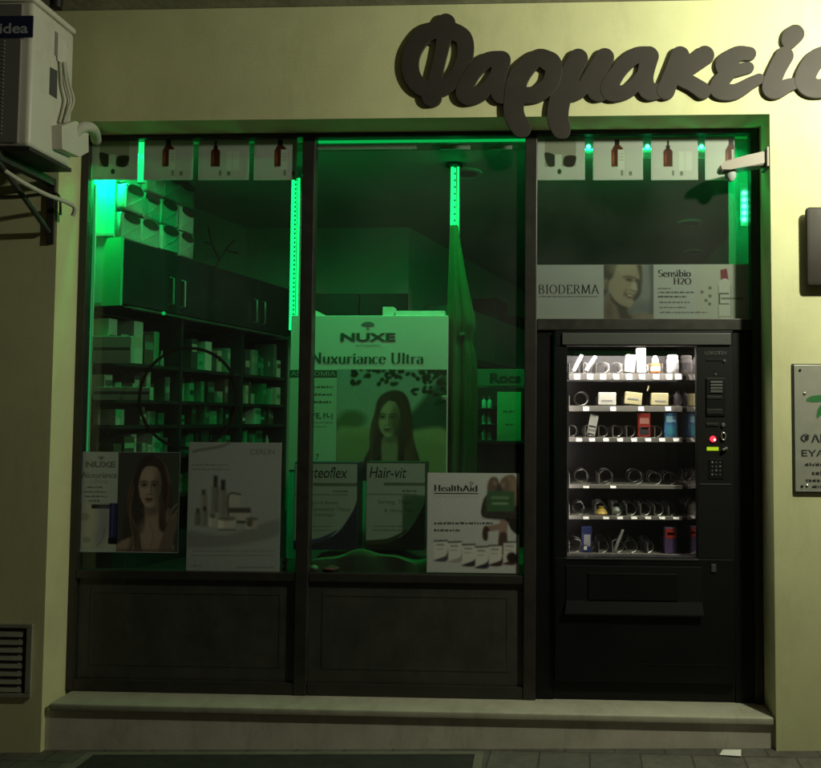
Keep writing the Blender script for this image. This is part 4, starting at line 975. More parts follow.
# hair, shoulders, face
c.poly([(375, 412), (379, 398), (390, 391), (402, 392), (409, 402), (412, 420), (414, 440), (420, 460), (424, 482), (362, 482), (364, 462), (371, 445)], (66, 50, 38), 2)
c.poly([(360, 482), (364, 466), (378, 458), (386, 452), (398, 452), (406, 458), (418, 466), (424, 482)], (34, 34, 28), 2); c.poly([(383, 438), (397, 436), (398, 466), (396, 482), (382, 482), (382, 464)], (148, 130, 106), 2); c.ell(390, 440, 6, 3, (100, 86, 70), 0, 4, .7)
face(c, 388.5, 419, 11.6, 18, (168, 146, 118), (54, 44, 34), -.10, (112, 76, 68)); c.ell(397, 424, 6, 15, (84, 68, 54), 0, 6, .6)
for k in range(44):
    u = random.random(); sd_ = random.random() < .5
    pts = [(391+4*u, 393+2*u), (378-2*u, 412), (374-4*u, 440), (366+14*u, 480)] if sd_ else [(394+4*u, 393), (404+4*u, 412), (407+6*u, 440), (402+20*u, 480)]
    v = random.random(); c.line(pts, 1.0, (60+90*v, 44+56*v, 34+38*v), 1.0, .6)
c.poly([(376, 420), (378, 403), (388, 393), (396, 394), (389, 400), (382, 408), (379, 420), (377, 436), (374, 432)], (82, 60, 46), 1.6); c.poly([(393, 393), (403, 397), (410, 420), (409, 450), (405, 438), (402, 420), (399, 406)], (78, 54, 42), 1.8)
c.finish(1, .15, .10).build('photo_print', SYd-.0008, st)
# small boxes on top of the standee
for a, b, y, lb in ((311, 324, 309, 'small pale folded leaflet on the left top of the standee'), (383, 394, 307, 'small pale carton on the right top edge of the standee'), (396, 445, 311, 'long flat pale carton on the right top of the standee')):
    X0, X1, Z0, Z1 = rect(a, y, b, 315.4, SYd+.05); zt = rect(289, 315.5, 447, 480, SYd)[3]
    if a == 311:
        mb = MB().prism([(X0, zt+.001), (X1, zt+.001), (X1, zt+.012), (X0+.01, zt+.045), (X0, zt+.05)], SYd+.04, SYd+.09)
        tag(obj('leaflet', mb, M['white']), lb, 'leaflet')
    else: tag(obj('carton', B(X0, X1, SYd+.04, SYd+.12, zt+.001, max(Z1, zt+.015), .002), M['white']), lb, 'carton')

# ---- platform and covering cloth
tag(obj('display_platform', B(-2.38, .0, .27, .80, .235, .80), M['cab']), 'dark low platform inside the left and centre windows', 'platform')
def hump(x): return .905+.022*math.sin(x*5.1)+.014*math.sin(x*13+1)+.006*math.sin(x*31)
mb = MB(); nx_ = 60; ny_ = 14; vs = []; fs = []
for i in range(nx_+1):
    x = -1.21+i*1.15/nx_
    for j in range(ny_+1):
        t = j/ny_
        if t < .35: y = .243+.012*math.sin(x*23)*(1-t/.35)+.02*t; z = .805+(hump(x)-.805)*math.sin(t/.35*math.pi/2)
        else: y = .25+(t-.35)/.65*.5; z = hump(x)+.006*math.sin(x*17+y*20)
        vs.append((x, y, z))
for i in range(nx_):
    for j in range(ny_): a = i*(ny_+1)+j; fs.append([a, a+ny_+1, a+ny_+2, a+1])
mb._add(vs, fs); tag(obj('display_cloth', mb, M['drape'], None, True), 'dark green cloth heaped over the platform under the two dummy boxes', 'cloth')
w = P(318, 570, .236); tag(obj('pebble', MB().lathe([(.004, 0), (.02, .008), (.022, .018), (.012, .028), (.002, .03)], (w[0]-.02, .240, w[2]-.004), 'z', 12), M['beige'], None, True), 'small pale pebble at the left foot of the green cloth', 'pebble')
tag(obj('pebble', MB().lathe([(.006, 0), (.04, .008), (.045, .016), (.02, .026), (.003, .03)], (w[0]+.07, .246, w[2]-.006), 'z', 14), carton('reddish_stone', (.14, .06, .045)), None, True), 'flat reddish pebble beside the pale one under the cloth', 'pebble')

# ---- two dummy supplement boxes
def dummy(x0, x1, xs, y0, y1, title, tbox, Y, dark, label, lines):
    X0, X1, Z0, Z1 = rect(x0, y0, x1, y1, Y)
    t = thing('dummy_box', label, 'display box', ((X0+X1)/2, Y+.06, Z0))
    obj('carton_body', B(X0, X1, Y, Y+.13, Z0, Z1, .0015), mat('carton_side', tuple(v*1.0 for v in lin(dark)), .5), t)
    c = Canvas(x0+.4, y0+1.2, x1-.3, y1-.4, 1.8, (204, 208, 198))
    wd = x1-x0; hg = y1-y0
    c.poly([(x1+3, y0+hg*.40), (x1-wd*.07, y0+hg*.56), (x1-wd*.3, y0+hg*.80), (x1-wd*.62, y0+hg*.90), (x0-3, y0+hg*.93), (x0-3, y1+5), (x1+3, y1+5)], dark, 1.2)
    c.poly([(x1-wd*.3, y0+hg*.77), (x1-wd*.62, y0+hg*.87), (x0-3, y0+hg*.90), (x0-3, y0+hg*.94), (x1-wd*.6, y0+hg*.92)], np.array(dark)*1.8, 1.0)
    c.box(x0+wd*.3, y0+hg*.235, x1, y0+hg*.27, (124, 128, 112), .8)
    c.line([(x0, y0+hg*.37), (x1-wd*.15, y0+hg*.37)], .8, (136, 138, 122))
    c.build('front_print', Y-.0006, t)
    text(title, tbox, Y-.001, M['ink'], t, .005, .2)
    for s, bx in lines: text(s, bx, Y-.001, M['greyink'], t, .0, .1)
    fine([(x0+wd*.62, y0+hg*.31, x0+wd*.86, y0+hg*.34), (x0+wd*.12, y0+hg*.72, x0+wd*.62, y0+hg*.735), (x0+wd*.12, y0+hg*.765, x0+wd*.6, y0+hg*.78)], Y-.001, M['greyink'], t)
    return t
d1 = dummy(294, 357, 358, 462.5, 550, 'Osteoflex', (300.5, 467, 347.5, 478), .30, (44, 42, 66), 'white and navy dummy supplement box, left one behind the centre glass', [('Supports Bones,', (305, 501, 338, 505)), ('Connective Tissue', (310, 507, 350, 511)), ('Cartilage', (314, 513, 334, 517))])
d2 = dummy(366, 425, 427, 462, 550, 'Hair-vit', (369.5, 467, 406.5, 478), .30, (40, 44, 28), 'white and olive dummy supplement box, right one behind the centre glass', [('Strong, Thick', (378, 500, 412, 505)), ('& Shiny Hair', (384, 509, 416, 513))])

# ---- white promotional poster with running woman
p3 = sheet('window_poster', (427, 473, 519.5, 573), PY, mat('uncoated_paper', (.44, .47, .44), .6, var=.03), 'white poster with row of small boxes and plaid skirted legs, centre window right corner', 'poster')
c = Canvas(427.3, 473.3, 519.2, 572.7, 2.2, (176, 181, 174))
# legs and boots
c.poly([(501, 518), (507, 518), (507, 535), (503, 546), (499, 546), (499, 530)], (150, 112, 92), .9); c.poly([(500, 524), (488, 526), (484, 527), (485, 531), (498, 530)], (146, 108, 88), .9)
c.poly([(486, 526), (483, 530), (483, 538), (486, 541), (488, 538), (488, 532), (490, 530)], (72, 46, 36), .8); c.poly([(500, 534), (507, 534), (506, 552), (499, 552)], (84, 56, 44), .8)
# skirts and coats
c.poly([(482, 516), (483, 502), (488, 494), (500, 492), (512, 496), (520, 508), (520, 533), (512, 530), (506, 520), (495, 519)], (36, 34, 34), 1)
for k in range(16): c.line([(483+k*2.3, 519-(k % 3)), (487+k*2.2, 494+(k % 4))], .7, (120+50*random.random(), 112, 100), .6, .6)
for k in range(5): c.line([(482, 500+k*4.5), (520, 504+k*4.8)], .6, (96, 88, 80), .6, .5)
# heads and hair
c.poly([(488, 492), (488, 482), (492, 477), (497, 478), (499, 484), (498, 492)], (104, 82, 62), 1.6); c.ell(494.5, 483, 1.7, 2.4, (134, 110, 92), -15, 1.8)
c.poly([(499, 492), (500, 482), (505, 476), (513, 475), (517, 482), (519, 496), (513, 500)], (112, 88, 66), 1.8); c.ell(503, 485, 1.9, 2.8, (136, 112, 92), 15, 1.8); c.poly([(511, 484), (517, 482), (520, 500), (514, 506), (510, 496)], (128, 100, 74), 1.5)
for k in range(14): u = random.random(); c.line([(506+8*u, 476+2*u), (510+8*u, 486), (509+9*u, 498)], .7, (140+30*random.random(), 112, 86), .8, .5)
c.poly([(496, 492), (497, 486), (500, 484), (502, 492)], (66, 62, 58), 1.5)
c.poly([(487, 491), (514, 491), (514, 511), (486, 512)], (52, 104, 52), .6, False); c.box(491, 496, 509, 499, (116, 150, 106), .8, .7); c.box(492, 502.5, 508, 504.5, (150, 176, 140), .8, .7)
# row of little boxes
for i, (x, y, h) in enumerate(((434.5, 541, 20), (448.5, 542, 20), (462.5, 544.5, 21), (475.5, 546.5, 21), (489, 545, 20), (503.5, 541.5, 22))):
    c.poly([(x, y+1), (x+12, y), (x+13.5, y+1), (x+13, y+h-1), (x, y+h)], (196, 196, 182), .6, False); c.poly([(x+13.5, y+h*.4), (x+12, y+h*.75), (x+2, y+h*.95), (x, y+h+.5), (x+13, y+h)], [(70, 70, 84), (150, 148, 136), (50, 50, 46), (46, 44, 60), (74, 40, 40), (80, 44, 40)][i], .7); c.line([(x, y+.6), (x+13, y)], 1.2, (50, 50, 50), .6); c.box(x+2, y+3.5, x+10, y+5, (110, 110, 104), .6, .8); c.box(x+2, y+8, x+9, y+9, (140, 140, 132), .6, .8)
c.ell(512, 557, 5, 5, (44, 34, 32), 0, 1.5)
c.finish(3, .4, .1).build('picture_print', PY-.0006, p3)
serif('HealthAid', (434, 485, 477.5, 491.5), TYp, M['ink'], p3, .2, .07)
X0, X1, Z0, Z1 = rect(434, 493, 478, 494, TYp); flat_mesh('underline', [[(X0, Z0), (X1, Z0), (X1, Z1), (X0, Z1)]], TYp, M['ink'], p3)
fine([(435, 496, 478, 497.6)], TYp, M['paleink'], p3)
mb = MB()
for k in range(5):
    a = math.radians(90+72*k); w = P(471.5+1.5*math.cos(a), 483.2-1.3*math.sin(a), TYp); q = [(w[0]+.004*math.cos(b), w[2]+.004*math.sin(b)) for b in np.linspace(0, 6.28, 8, endpoint=False)]; mb._add([(x, TYp-.0001*k, z) for x, z in q], [list(range(8))])
obj('flower_emblem', mb, M['greyink'], p3)
fine([(434, 521, 493, 524.5), (434, 528, 460, 531.5)], TYp, M['ink'], p3)

# ---- long banner in the right window
PY = .2225; TYp = PY-.0008
p4 = sheet('window_poster', (536, 264.5, 749, 319.5), PY, M['paper'], 'long white banner with smiling woman in profile under the right window', 'poster')
serif('BIODERMA', (538.8, 284.5, 599.5, 294), TYp, M['ink'], p4, .13, .05, 'lettering', .06)
fine([(539, 295.5, 599, 297)], TYp, M['greyink'], p4)
serif('Sensibio', (658, 269.5, 691, 277), TYp, M['ink'], p4, .19, .07); serif('H2O', (673.5, 278, 691.5, 284.5), TYp, M['ink'], p4, .19, .07)
fine([(658, 287, 671, 289)], TYp, M['greyink'], p4); fine([(658, 291, 695, 293), (658, 295.2, 687, 297.4)], TYp, M['ink'], p4)
fine([(659.5, 301, 690, 303), (659.5, 306, 686, 308), (659.5, 311, 708, 313)], TYp, M['greyink'], p4)
Zp = lambda pts: [(598+x/12, 260+y/12) for x, y in pts]
c = Canvas(603.8, 264.7, 653.5, 319.3, 2.6, (128, 134, 132))
c.ell(646, 288, 10, 40, (160, 166, 164), 0, 12, .8); c.poly([(650, 262), (656, 262), (656, 322), (648, 322), (651, 296)], (92, 102, 106), 5, True, .9); c.ell(646, 308, 9, 7, (112, 120, 124), 0, 8, .6)
c.poly(Zp([(40, 760), (70, 560), (120, 430), (200, 480), (330, 560), (345, 620), (450, 650), (600, 645), (700, 660), (700, 760)]), (140, 128, 110), 2.5)
c.poly(Zp([(230, 520), (330, 555), (360, 640), (420, 720), (300, 740), (250, 640)]), (82, 76, 66), 3, True, .9); c.ell(645, 317, 9, 3, (158, 144, 124), 0, 3, .8); c.ell(609, 312, 3, 8, (108, 92, 82), 0, 4, .6)
c.poly(Zp([(95, 60), (130, 40), (520, 40), (528, 200), (520, 290), (505, 340), (515, 380), (470, 450), (430, 500), (400, 560), (345, 568), (270, 540), (200, 480), (150, 400), (110, 300)]), (178, 168, 140), 1.4)
c.poly(Zp([(60, 400), (70, 60), (110, 30), (230, 40), (205, 130), (170, 210), (130, 260), (110, 380)]), (84, 82, 62), 2.4); c.ell(605.5, 284, 3, 5.5, (160, 154, 130), 8, 2, .9); c.ell(606.5, 285, 1.3, 3, (116, 110, 90), 8, 1.2, .8)
c.ell(623, 268, 12, 6, (196, 188, 158), 0, 7, .7); c.ell(618, 290, 7, 9, (186, 174, 146), 20, 7, .7)
c.poly(Zp([(470, 50), (520, 60), (532, 180), (525, 290), (505, 300), (500, 200)]), (92, 92, 78), 2.2); c.poly(Zp([(470, 250), (505, 240), (520, 330), (505, 420), (440, 490), (415, 480), (440, 420), (475, 370)]), (84, 84, 72), 2.4)
c.line(Zp([(305, 205), (370, 195), (440, 215), (500, 250)]), 1.5, (96, 90, 70), 1.5, .8); c.ell(629.3, 279.6, 3.4, 1.8, (78, 74, 58), 10, 1.8, .9); c.ell(636.5, 281, 1.6, 1.8, (82, 78, 64), 0, 1.5, .7)
c.poly(Zp([(415, 270), (450, 270), (470, 340), (460, 370), (400, 355), (395, 330)]), (204, 196, 170), 1.4); c.line(Zp([(395, 355), (430, 370), (465, 372)]), .9, (110, 100, 80), 1, .8)
c.line(Zp([(345, 355), (320, 385), (310, 430)]), 1.3, (120, 110, 88), 1.6, .7)
c.poly(Zp([(315, 400), (370, 405), (425, 418), (415, 440), (390, 455), (345, 430)]), (116, 92, 78), 1.2); c.poly(Zp([(350, 412), (412, 424), (408, 438), (372, 434)]), (222, 218, 200), .8); c.line(Zp([(330, 430), (370, 462), (415, 455)]), 1.2, (136, 112, 94), 1.2, .8)
c.ell(630, 302, 4, 2.5, (188, 178, 150), 0, 2.5, .7); c.poly(Zp([(140, 400), (200, 480), (270, 540), (345, 568), (330, 595), (240, 560), (160, 490)]), (82, 76, 64), 2.2, True, .85)
c.finish(2, .12, .08).build('portrait_print', PY-.0006, p4)
c = Canvas(696, 264.8, 748.8, 319.2, 2.2, (208, 210, 196))
c.poly([(720.5, 270), (727, 268.5), (728.5, 279.5), (721, 280)], (150, 60, 70), .8, False); c.poly([(719, 283), (730, 282), (731, 316), (718.5, 316)], (222, 224, 212), .8); c.line([(718.5, 286), (718.5, 315), (722, 316.5), (729, 316.5), (731, 314), (731, 286)], .8, (150, 152, 142), .7)
c.box(719, 294, 720, 304, (60, 60, 56)); c.box(719, 293, 729, 294.3, (96, 96, 90)); c.box(719, 303.4, 729, 304.4, (96, 96, 90)); c.box(721, 297.5, 743, 299.5, (120, 120, 112), .8, .8)
for x, y in ((710, 288), (702, 292), (710, 296), (706, 300.5), (709.5, 304)): c.ell(x, y, 1.7, 1.6, (130, 132, 124), 0, 1)
c.build('product_print', PY-.0006, p4)

# ================================================================== GREEN CLOTH ROUND THE POLE
cY = .50
prof = [(224, 449.5, 457.5), (245, 449, 460.5), (270, 448.5, 464.5), (300, 448, 470), (322, 448, 474.5), (333, 448.5, 472.5), (342, 448.5, 471), (355, 448, 474.5), (385, 447.5, 476), (420, 447, 476), (450, 447, 475.5), (478, 447, 475)]
mb = MB(); nk = 48; vs = []; fs = []; pr = catmull(prof, 4, False)
for i, (y, l, r) in enumerate(pr):
    a = P(l, y, cY); b = P(r, y, cY); cx, hw, z = (a[0]+b[0])/2, (b[0]-a[0])/2, a[2]
    for k in range(nk):
        an = 2*math.pi*k/nk; g = 1+.16*math.sin(6*an+.15*i*.25)*min(1, hw/.06)+.07*math.sin(11*an+1.3+.05*i)
        vs.append((cx+hw*math.cos(an)*g*.93, cY+.035+hw*.8*math.sin(an)*g, z))
for i in range(len(pr)-1):
    for k in range(nk): fs.append([i*nk+k, i*nk+(k+1) % nk, (i+1)*nk+(k+1) % nk, (i+1)*nk+k])
mb._add(vs, fs); fl = tag(obj('furled_cloth', mb, M['cloth'], None, True), 'olive green cloth furled in long folds round the lit pole', 'cloth')
w = P(462, 334, cY-.045); obj('tie', MB().lathe([(.004, .012), (.016, .008), (.018, -.006), (.006, -.014)], (w[0], cY-.03, w[2]), 'z', 12), M['greenband'], fl, True)
w = P(444, 398, .44); tag(obj('round_clip', MB().lathe([(.004, .016), (.014, .012), (.018, 0), (.014, -.012), (.004, -.016)], (w[0], .45, w[2]), 'z', 14), M['beige'], None, True), 'small round beige clip on the right edge of the standee', 'clip')

# ================================================================== VENDING MACHINE
VY = .176
VX0, VX1, VZ0, VZ1 = .074, .986, .216, 2.104
vm = thing('vending_machine', 'black glass fronted vending machine with bright lit shelves', 'vending machine', ((VX0+VX1)/2, .6, VZ0))
gx0, gx1, gz0, gz1 = rect(567, 346, 697, 558, VY)
ID = .62     # depth of the lit cabinet
# door front built round the window
mb = MB(); mb.box(VX0, VX1, VY, VY+.05, gz1+.001, VZ1, .003); obj('top_bezel', mb, M['vm'], vm)
X0, X1, Z0, Z1 = rect(562, 333, 731, 345, VY-.006); obj('light_strip_cover', B(X0, X1, VY-.010, VY-.0005, Z0, Z1, .004), M['vmtrim'], vm)
obj('door_stile', B(VX0, gx0, VY+.001, VY+.05, gz0, gz1), M['vm'], vm)
obj('lower_door', B(VX0, VX1, VY, VY+.05, VZ0+.10, gz0-.001, .004), M['vm'], vm)
obj('plinth', B(VX0-.004, VX1+.004, VY+.03, VY+.2, VZ0+.002, VZ0+.098), M['vmpanel'], vm)
cp = obj('control_panel', B(gx1+.001, VX1, VY+.001, VY+.05, gz0, gz1, .002), M['vmpanel'], vm)
obj('cabinet_side', B(VX0, VX0+.02, VY+.051, VY+.85, VZ0+.1, VZ1-.001), M['vm'], vm)
obj('cabinet_side', B(VX1-.02, VX1, VY+.051, VY+.85, VZ0+.1, VZ1-.001), M['vm'], vm)
obj('cabinet_top', B(VX0+.021, VX1-.021, VY+.051, VY+.85, VZ1-.03, VZ1-.002), M['vm'], vm)
# liner of the lit compartment
obj('liner_back', B(gx0, gx1, VY+ID, VY+ID+.01, gz0, gz1), M['vmin'], vm)
obj('liner_side', B(gx0-.040, gx0-.030, VY+.051, VY+ID, gz0, gz1), M['vmin'], vm)
obj('light_tube', MB().tube([(gx0-.016, VY+.068, gz0+.03), (gx0-.016, VY+.068, gz1-.02)], .007, 8), emit('side_fill_glow', (1, .93, .84), 15), vm)  # unseen tube added behind the left stile to brighten the lower shelves
q = [(gx1+.002, VY+.052), (gx1-.064, VY+.205), (gx1-.064, VY+ID), (gx1+.002, VY+ID)]
obj('mirror_side', MB()._add([(x, y, gz0) for x, y in q]+[(x, y, gz1+.05) for x, y in q], [[0, 1, 5, 4], [1, 2, 6, 5], [2, 3, 7, 6], [3, 0, 4, 7], [4, 5, 6, 7], [3, 2, 1, 0]]), M['mirror'], vm)
obj('liner_top', B(gx0, gx1, VY+.051, VY+ID, gz1+.05, gz1+.06), M['vmtop'], vm)
obj('liner_floor', B(gx0, gx1, VY+.051, VY+ID, gz0-.012, gz0-.002), M['vmin'], vm)
obj('glass_pane', B(gx0+.001, gx1-.001, VY+.014, VY+.019, gz0+.001, gz1-.001), M['vglass'], vm)
obj('light_tube', MB().tube([(gx0+.02, VY+.066, gz1+.024), (gx1-.03, VY+.066, gz1+.024)], .010, 10), M['tube'], vm)
# window trim
mb = MB()
for q in ((gx0-.008, gx1+.004, gz1, gz1+.008), (gx0-.008, gx1+.004, gz0-.008, gz0)): mb.box(q[0], q[1], VY-.004, VY-.0005, q[2], q[3])
obj('window_trim', mb, M['vmtrim'], vm)
# shelves
SHY = VY+.14
SH = [(373, 380, [577, 590, 603, 616, 629, 642, 656, 669, 678], 2.4), (405.5, 411.5, [586, 613, 641, 668], 1.6), (437, 442, [579, 592, 606, 620, 634, 648, 662, 676], 1.5), (484.5, 488.5, [586, 613], 1.5), (515.5, 519.5, [586, 606, 620, 634, 648, 662, 676], 1.5), (553, 557.5, [592, 606, 620, 676], 1.2)]
SPX = [[571, 583, 604, 617, 629, 643, 656, 672], [582, 607, 634, 660, 677], [572, 588, 603, 617, 630, 644, 657, 671], [582, 607, 637, 656, 671], [579, 601, 617, 631, 645, 658, 671], [576, 588, 603, 618, 632, 648, 671]]
sztop = []
for i, (y0, y1, tags_, tw) in enumerate(SH):
    X0, X1, Z0, Z1 = rect(569, y0, 682, y1, SHY)
    s = obj('shelf', MB().box(X0, X1, SHY, SHY+.42, Z1-.012, Z1-.002), M['vmshelf'], vm)
    obj('shelf_lip', B(X0, X1, SHY-.008, SHY-.0005, Z0, Z1-.002, .001), M['vmshelf'], s)
    sztop.append(Z1-.002)
    for px in tags_:
        tx0, tx1, tz0, tz1 = rect(px-2.9, y0+1.2, px+2.9, y1-.6, SHY-.009)
        obj('price_tag', MB()._add([(tx0, SHY-.0205, tz0), (tx1, SHY-.0205, tz0), (tx1, SHY-.0095, tz1), (tx0, SHY-.0095, tz1), (tx0, SHY-.0185, tz0-.001), (tx1, SHY-.0185, tz0-.001), (tx1, SHY-.0085, tz1-.001), (tx0, SHY-.0085, tz1-.001)], [[0, 1, 2, 3], [4, 7, 6, 5], [0, 4, 5, 1], [1, 5, 6, 2], [2, 6, 7, 3], [3, 7, 4, 0]]), M['tag'], s)
    rad = .029 if i < 3 else .031
    for px in SPX[i]:
        big = px in (582, 607, 637) and i in (1, 3)
        r = .036 if big else rad
        w = P(px, y0, SHY); pth = []
        for k in range(0, 14*3+1):
            a = 2*math.pi*k/14; pth.append((w[0]+r*math.sin(a), SHY+.004+.075*k/14, sztop[i]+r+.004-r*math.cos(a)))
        obj('spiral', MB().tube(pth, .0017, 5), M['wire'], s, True)
    for px in ([569.5]+[(tags_[k]+tags_[k+1])/2 for k in range(len(tags_)-1)]):   # little dividers between the lanes
        w = P(px, y0, SHY); obj('divider', B(w[0]-.0012, w[0]+.0012, SHY+.002, SHY+.3, sztop[i]+.0005, sztop[i]+.055), M['vmshelf'], s)
# control panel details
def cpb(name, x0, y0, x1, y1, d, m, bev=.001, par=cp):
    X0, X1, Z0, Z1 = rect(x0, y0, x1, y1, VY); return obj(name, B(X0, X1, VY-d, VY+.0005, Z0, Z1, bev), M[m], par)
def knob(name, px, py, r, d, m, par=cp):
    w = P(px, py, VY); return obj(name, MB().lathe([(r, .0), (r, -d*.7), (r*.7, -d)], (w[0], VY+.0005, w[2]), 'y', 18), M[m], par, True)
text('LOKOTEN', (705, 351, 726.5, 354.5), VY-.0006, M['vmtrim'], cp, .02)
cpb('info_plate', 706, 359, 722, 361, .0015, 'vm'); knob('lock', 724.2, 361, .008, .006, 'vmtrim'); knob('sensor', 715.5, 374.5, .006, .004, 'vmtrim')
bl = cpb('bill_acceptor', 706, 378, 725, 416, .006, 'vm', .003)
for k in range(4): cpb('ridge', 709.8, 381.2+k*3.1, 722.2, 383.6+k*3.1, .012, 'vmtrim', .002, bl)
cpb('slot', 706.5, 396, 722, 399, .0095, 'black', .001, bl); cpb('slot', 706.5, 409, 722, 414, .0095, 'black', .001, bl)
cpb('coin_slot', 706, 423, 718.5, 426, .004, 'black', .001); knob('coin_button', 723, 425, .010, .010, 'silver')
w = P(723.2, 436.3, VY); mb = MB(); mb.tube([(w[0]+.013*math.cos(a)*.8, VY-.006, w[2]+.018*math.sin(a)) for a in np.linspace(0, 2*math.pi, 24, endpoint=False)], .0045, 8, closed=True); obj('coin_ring', mb, M['silver'], cp, True)
w = P(713, 439, VY); obj('red_button', MB().lathe([(.016, 0), (.015, -.006), (.008, -.010)], (w[0], VY+.0005, w[2]), 'y', 18), M['red'], cp, True)
obj('lamp_core', MB().lathe([(.006, -.011), (.004, -.013)], (w[0]+.006, VY, w[2]-.004), 'y', 12), M['redcore'], cp)
cpb('screen', 706.8, 447, 718.5, 450.6, .003, 'lcd', .0005)
w0 = P(722.3, 450, VY); w1 = P(726.8, 447.8, VY); obj('return_lever', MB().tube([(w0[0], VY-.012, w0[2]), (w1[0], VY-.012, w1[2])], .008, 10), M['silver'], cp, True)
kp = cpb('keypad', 708.5, 459, 723.5, 479, .002, 'vm')
for r in range(4):
    for q in range(3): cpb('key', 711.3+q*3.9, 461.6+r*4.05, 713.1+q*3.9, 463.4+r*4.05, .0045, 'vmtrim' if (q+r) % 3 else 'silver', .0005, kp)
cpb('panel_seam', 700, 484, 731, 484.6, .002, 'vmtrim')
cpb('door_lock', 711, 564, 716, 572, .006, 'vmtrim', .002, vm)
# delivery opening with sloped flap
X0, X1, Z0, Z1 = rect(566, 566, 702, 612, VY)
dl = obj('delivery_surround', B(X0, X1, VY-.006, VY-.0005, Z0, Z1, .002), M['vmpanel'], vm)
a = rect(588, 573, 678, 600, VY); obj('flap', B(a[0], a[1], VY-.012, VY-.0065, a[2], a[3], .003), M['vm'], dl)
z0_, z1_ = rect(566, 601, 700, 613, VY)[2:4]
mb = MB()._add([(X0+.002, VY-.0065, z1_), (X1-.002, VY-.0065, z1_), (X1+.006, VY-.024, z0_), (X0-.006, VY-.024, z0_), (X0+.002, VY-.0065, z0_-.01), (X1-.002, VY-.0065, z0_-.01), (X1+.006, VY-.024, z0_-.008), (X0-.006, VY-.024, z0_-.008)], [[0, 1, 2, 3], [4, 7, 6, 5], [3, 2, 6, 7], [0, 3, 7, 4], [1, 5, 6, 2], [0, 4, 5, 1]]); obj('chute_ledge', mb, M['vmpanel'], dl)
a = rect(640, 664, 731, 666, VY); obj('seam', B(a[0], a[1], VY-.002, VY+.0005, a[2]+.002, a[3]), M['vmpanel'], vm)

# ---- products on the spirals
PYv = SHY-.004
def place(i): return sztop[i]
def slant(px0, py0, px1, py1, r, m, name, label, cat, i, grp=None, cap=None):
    a = P(px0, py0, PYv); b = P(px1, py1, PYv); a[2] = max(a[2], sztop[i]+r+.002)
    v = (b-a); t = thing(name, label, cat, (a[0], a[1]+.02, sztop[i]), grp)
    y = PYv+.02
    pa = np.array([a[0], y, a[2]]); pb = np.array([b[0], y, b[2]])
    obj('body', MB().tube([pa, pa+(pb-pa)*.06, pa+(pb-pa)*.78], [r*.9, r, r], 12), m, t, True); obj('cap', MB().tube([pa+(pb-pa)*.785, pa+(pb-pa)*.96, pb], [r*.85, r*.85, r*.6], 12), cap or m, t, True)
    return t
mw = carton('tube_white', (.80, .79, .76), .35); my = carton('cream_pack', (.70, .63, .36), .5)
slant(574, 373, 582, 354.5, .011, mw, 'tube', 'white tube leaning at the far left of the top machine shelf', 'tube', 0)
slant(586.5, 374, 596, 356, .012, mw, 'tube', 'white tube leaning second from left on the top machine shelf', 'tube', 0)
def pack(x0, y0, x1, y1, i, m, name, label, cat, band=None, tilt=0.0, deep=.05):
    X0, X1, Z0, Z1 = rect(x0, y0, x1, y1, PYv); Z0 = sztop[i]+.002
    w = (X1-X0)/2; h = Z1-Z0; t = thing(name, label, cat, ((X0+X1)/2, PYv+.03, Z0))
    T = Matrix.Translation(((X0+X1)/2, PYv+.03, Z0+w*abs(math.sin(tilt)))) @ Matrix.Rotation(tilt, 4, 'Y')
    obj('wrapper', MB(T).box(-w, w, -deep/2, deep/2, .001, h, .004), m, t)
    if band is not None:
        for (f0, f1, g0, g1, mm) in band: obj('label_print', MB(T).box(-w+2*w*f0, -w+2*w*f1, -deep/2-.0012, -deep/2-.0003, h*g0, h*g1), mm, t)
    return t
red_ = carton('red_pack', (.42, .04, .03), .4); blue_ = carton('blue_pack', (.06, .20, .42), .4); dk_ = carton('print_dark', (.05, .04, .05)); wt_ = carton('print_white', (.75, .74, .7)); or_ = carton('orange_pack', (.6, .2, .05)); pu_ = carton('purple_pack', (.10, .06, .16)); nv_ = carton('navy_pack', (.02, .03, .12)); gr_ = carton('grey_pack', (.35, .35, .36))
pack(624.5, 355, 634.5, 375, 0, mw, 'carton', 'white tilted carton in the middle of the top machine shelf', 'carton', [(.2, .8, .5, .6, gr_), (.2, .7, .25, .3, gr_)], .12)
pack(637, 348, 646, 376, 0, mw, 'carton', 'tall narrow white carton on the top machine shelf', 'carton', [(.2, .8, .7, .75, gr_), (.2, .8, .3, .42, gr_)])
def vbottle(px, i, prof, parts, name, label, cat):
    w = P(px, 360, PYv); t = thing(name, label, cat, (w[0], PYv+.03, sztop[i]))
    for nm, pr, m in parts: obj(nm, MB().lathe(pr, (w[0], PYv+.03, sztop[i]+.002), 'z', 18), m, t, True)
    return t
vbottle(656, 0, None, [('body', [(.026, 0), (.030, .004), (.030, .04), (.026, .055)], or_), ('label', [(.0305, .012), (.0305, .036)], wt_), ('cap', [(.018, .0555), (.018, .075), (.008, .095)], mw)], 'bottle', 'orange bottle with white cap on the top machine shelf', 'bottle')
vbottle(673.5, 0, None, [('body', [(.028, 0), (.033, .006), (.033, .07), (.028, .078)], mw), ('lid', [(.03, .0785), (.03, .095), (.024, .099)], mw), ('label', [(.0335, .02), (.0335, .058)], gr_)], 'jar', 'white round jar at right end of the top machine shelf', 'jar')
pack(598.5, 392.5, 616, 405, 1, carton('ivory_pack', (.78, .76, .66)), 'soap_pack', 'ivory flat pack, leftmost of three on the second machine shelf', 'pack', [(.15, .8, .3, .4, gr_)], .02, .06)
pack(624.5, 393, 641.5, 405, 1, my, 'soap_pack', 'cream tilted pack, middle of three on the second machine shelf', 'pack', [(.15, .8, .4, .5, gr_)], .10, .06)
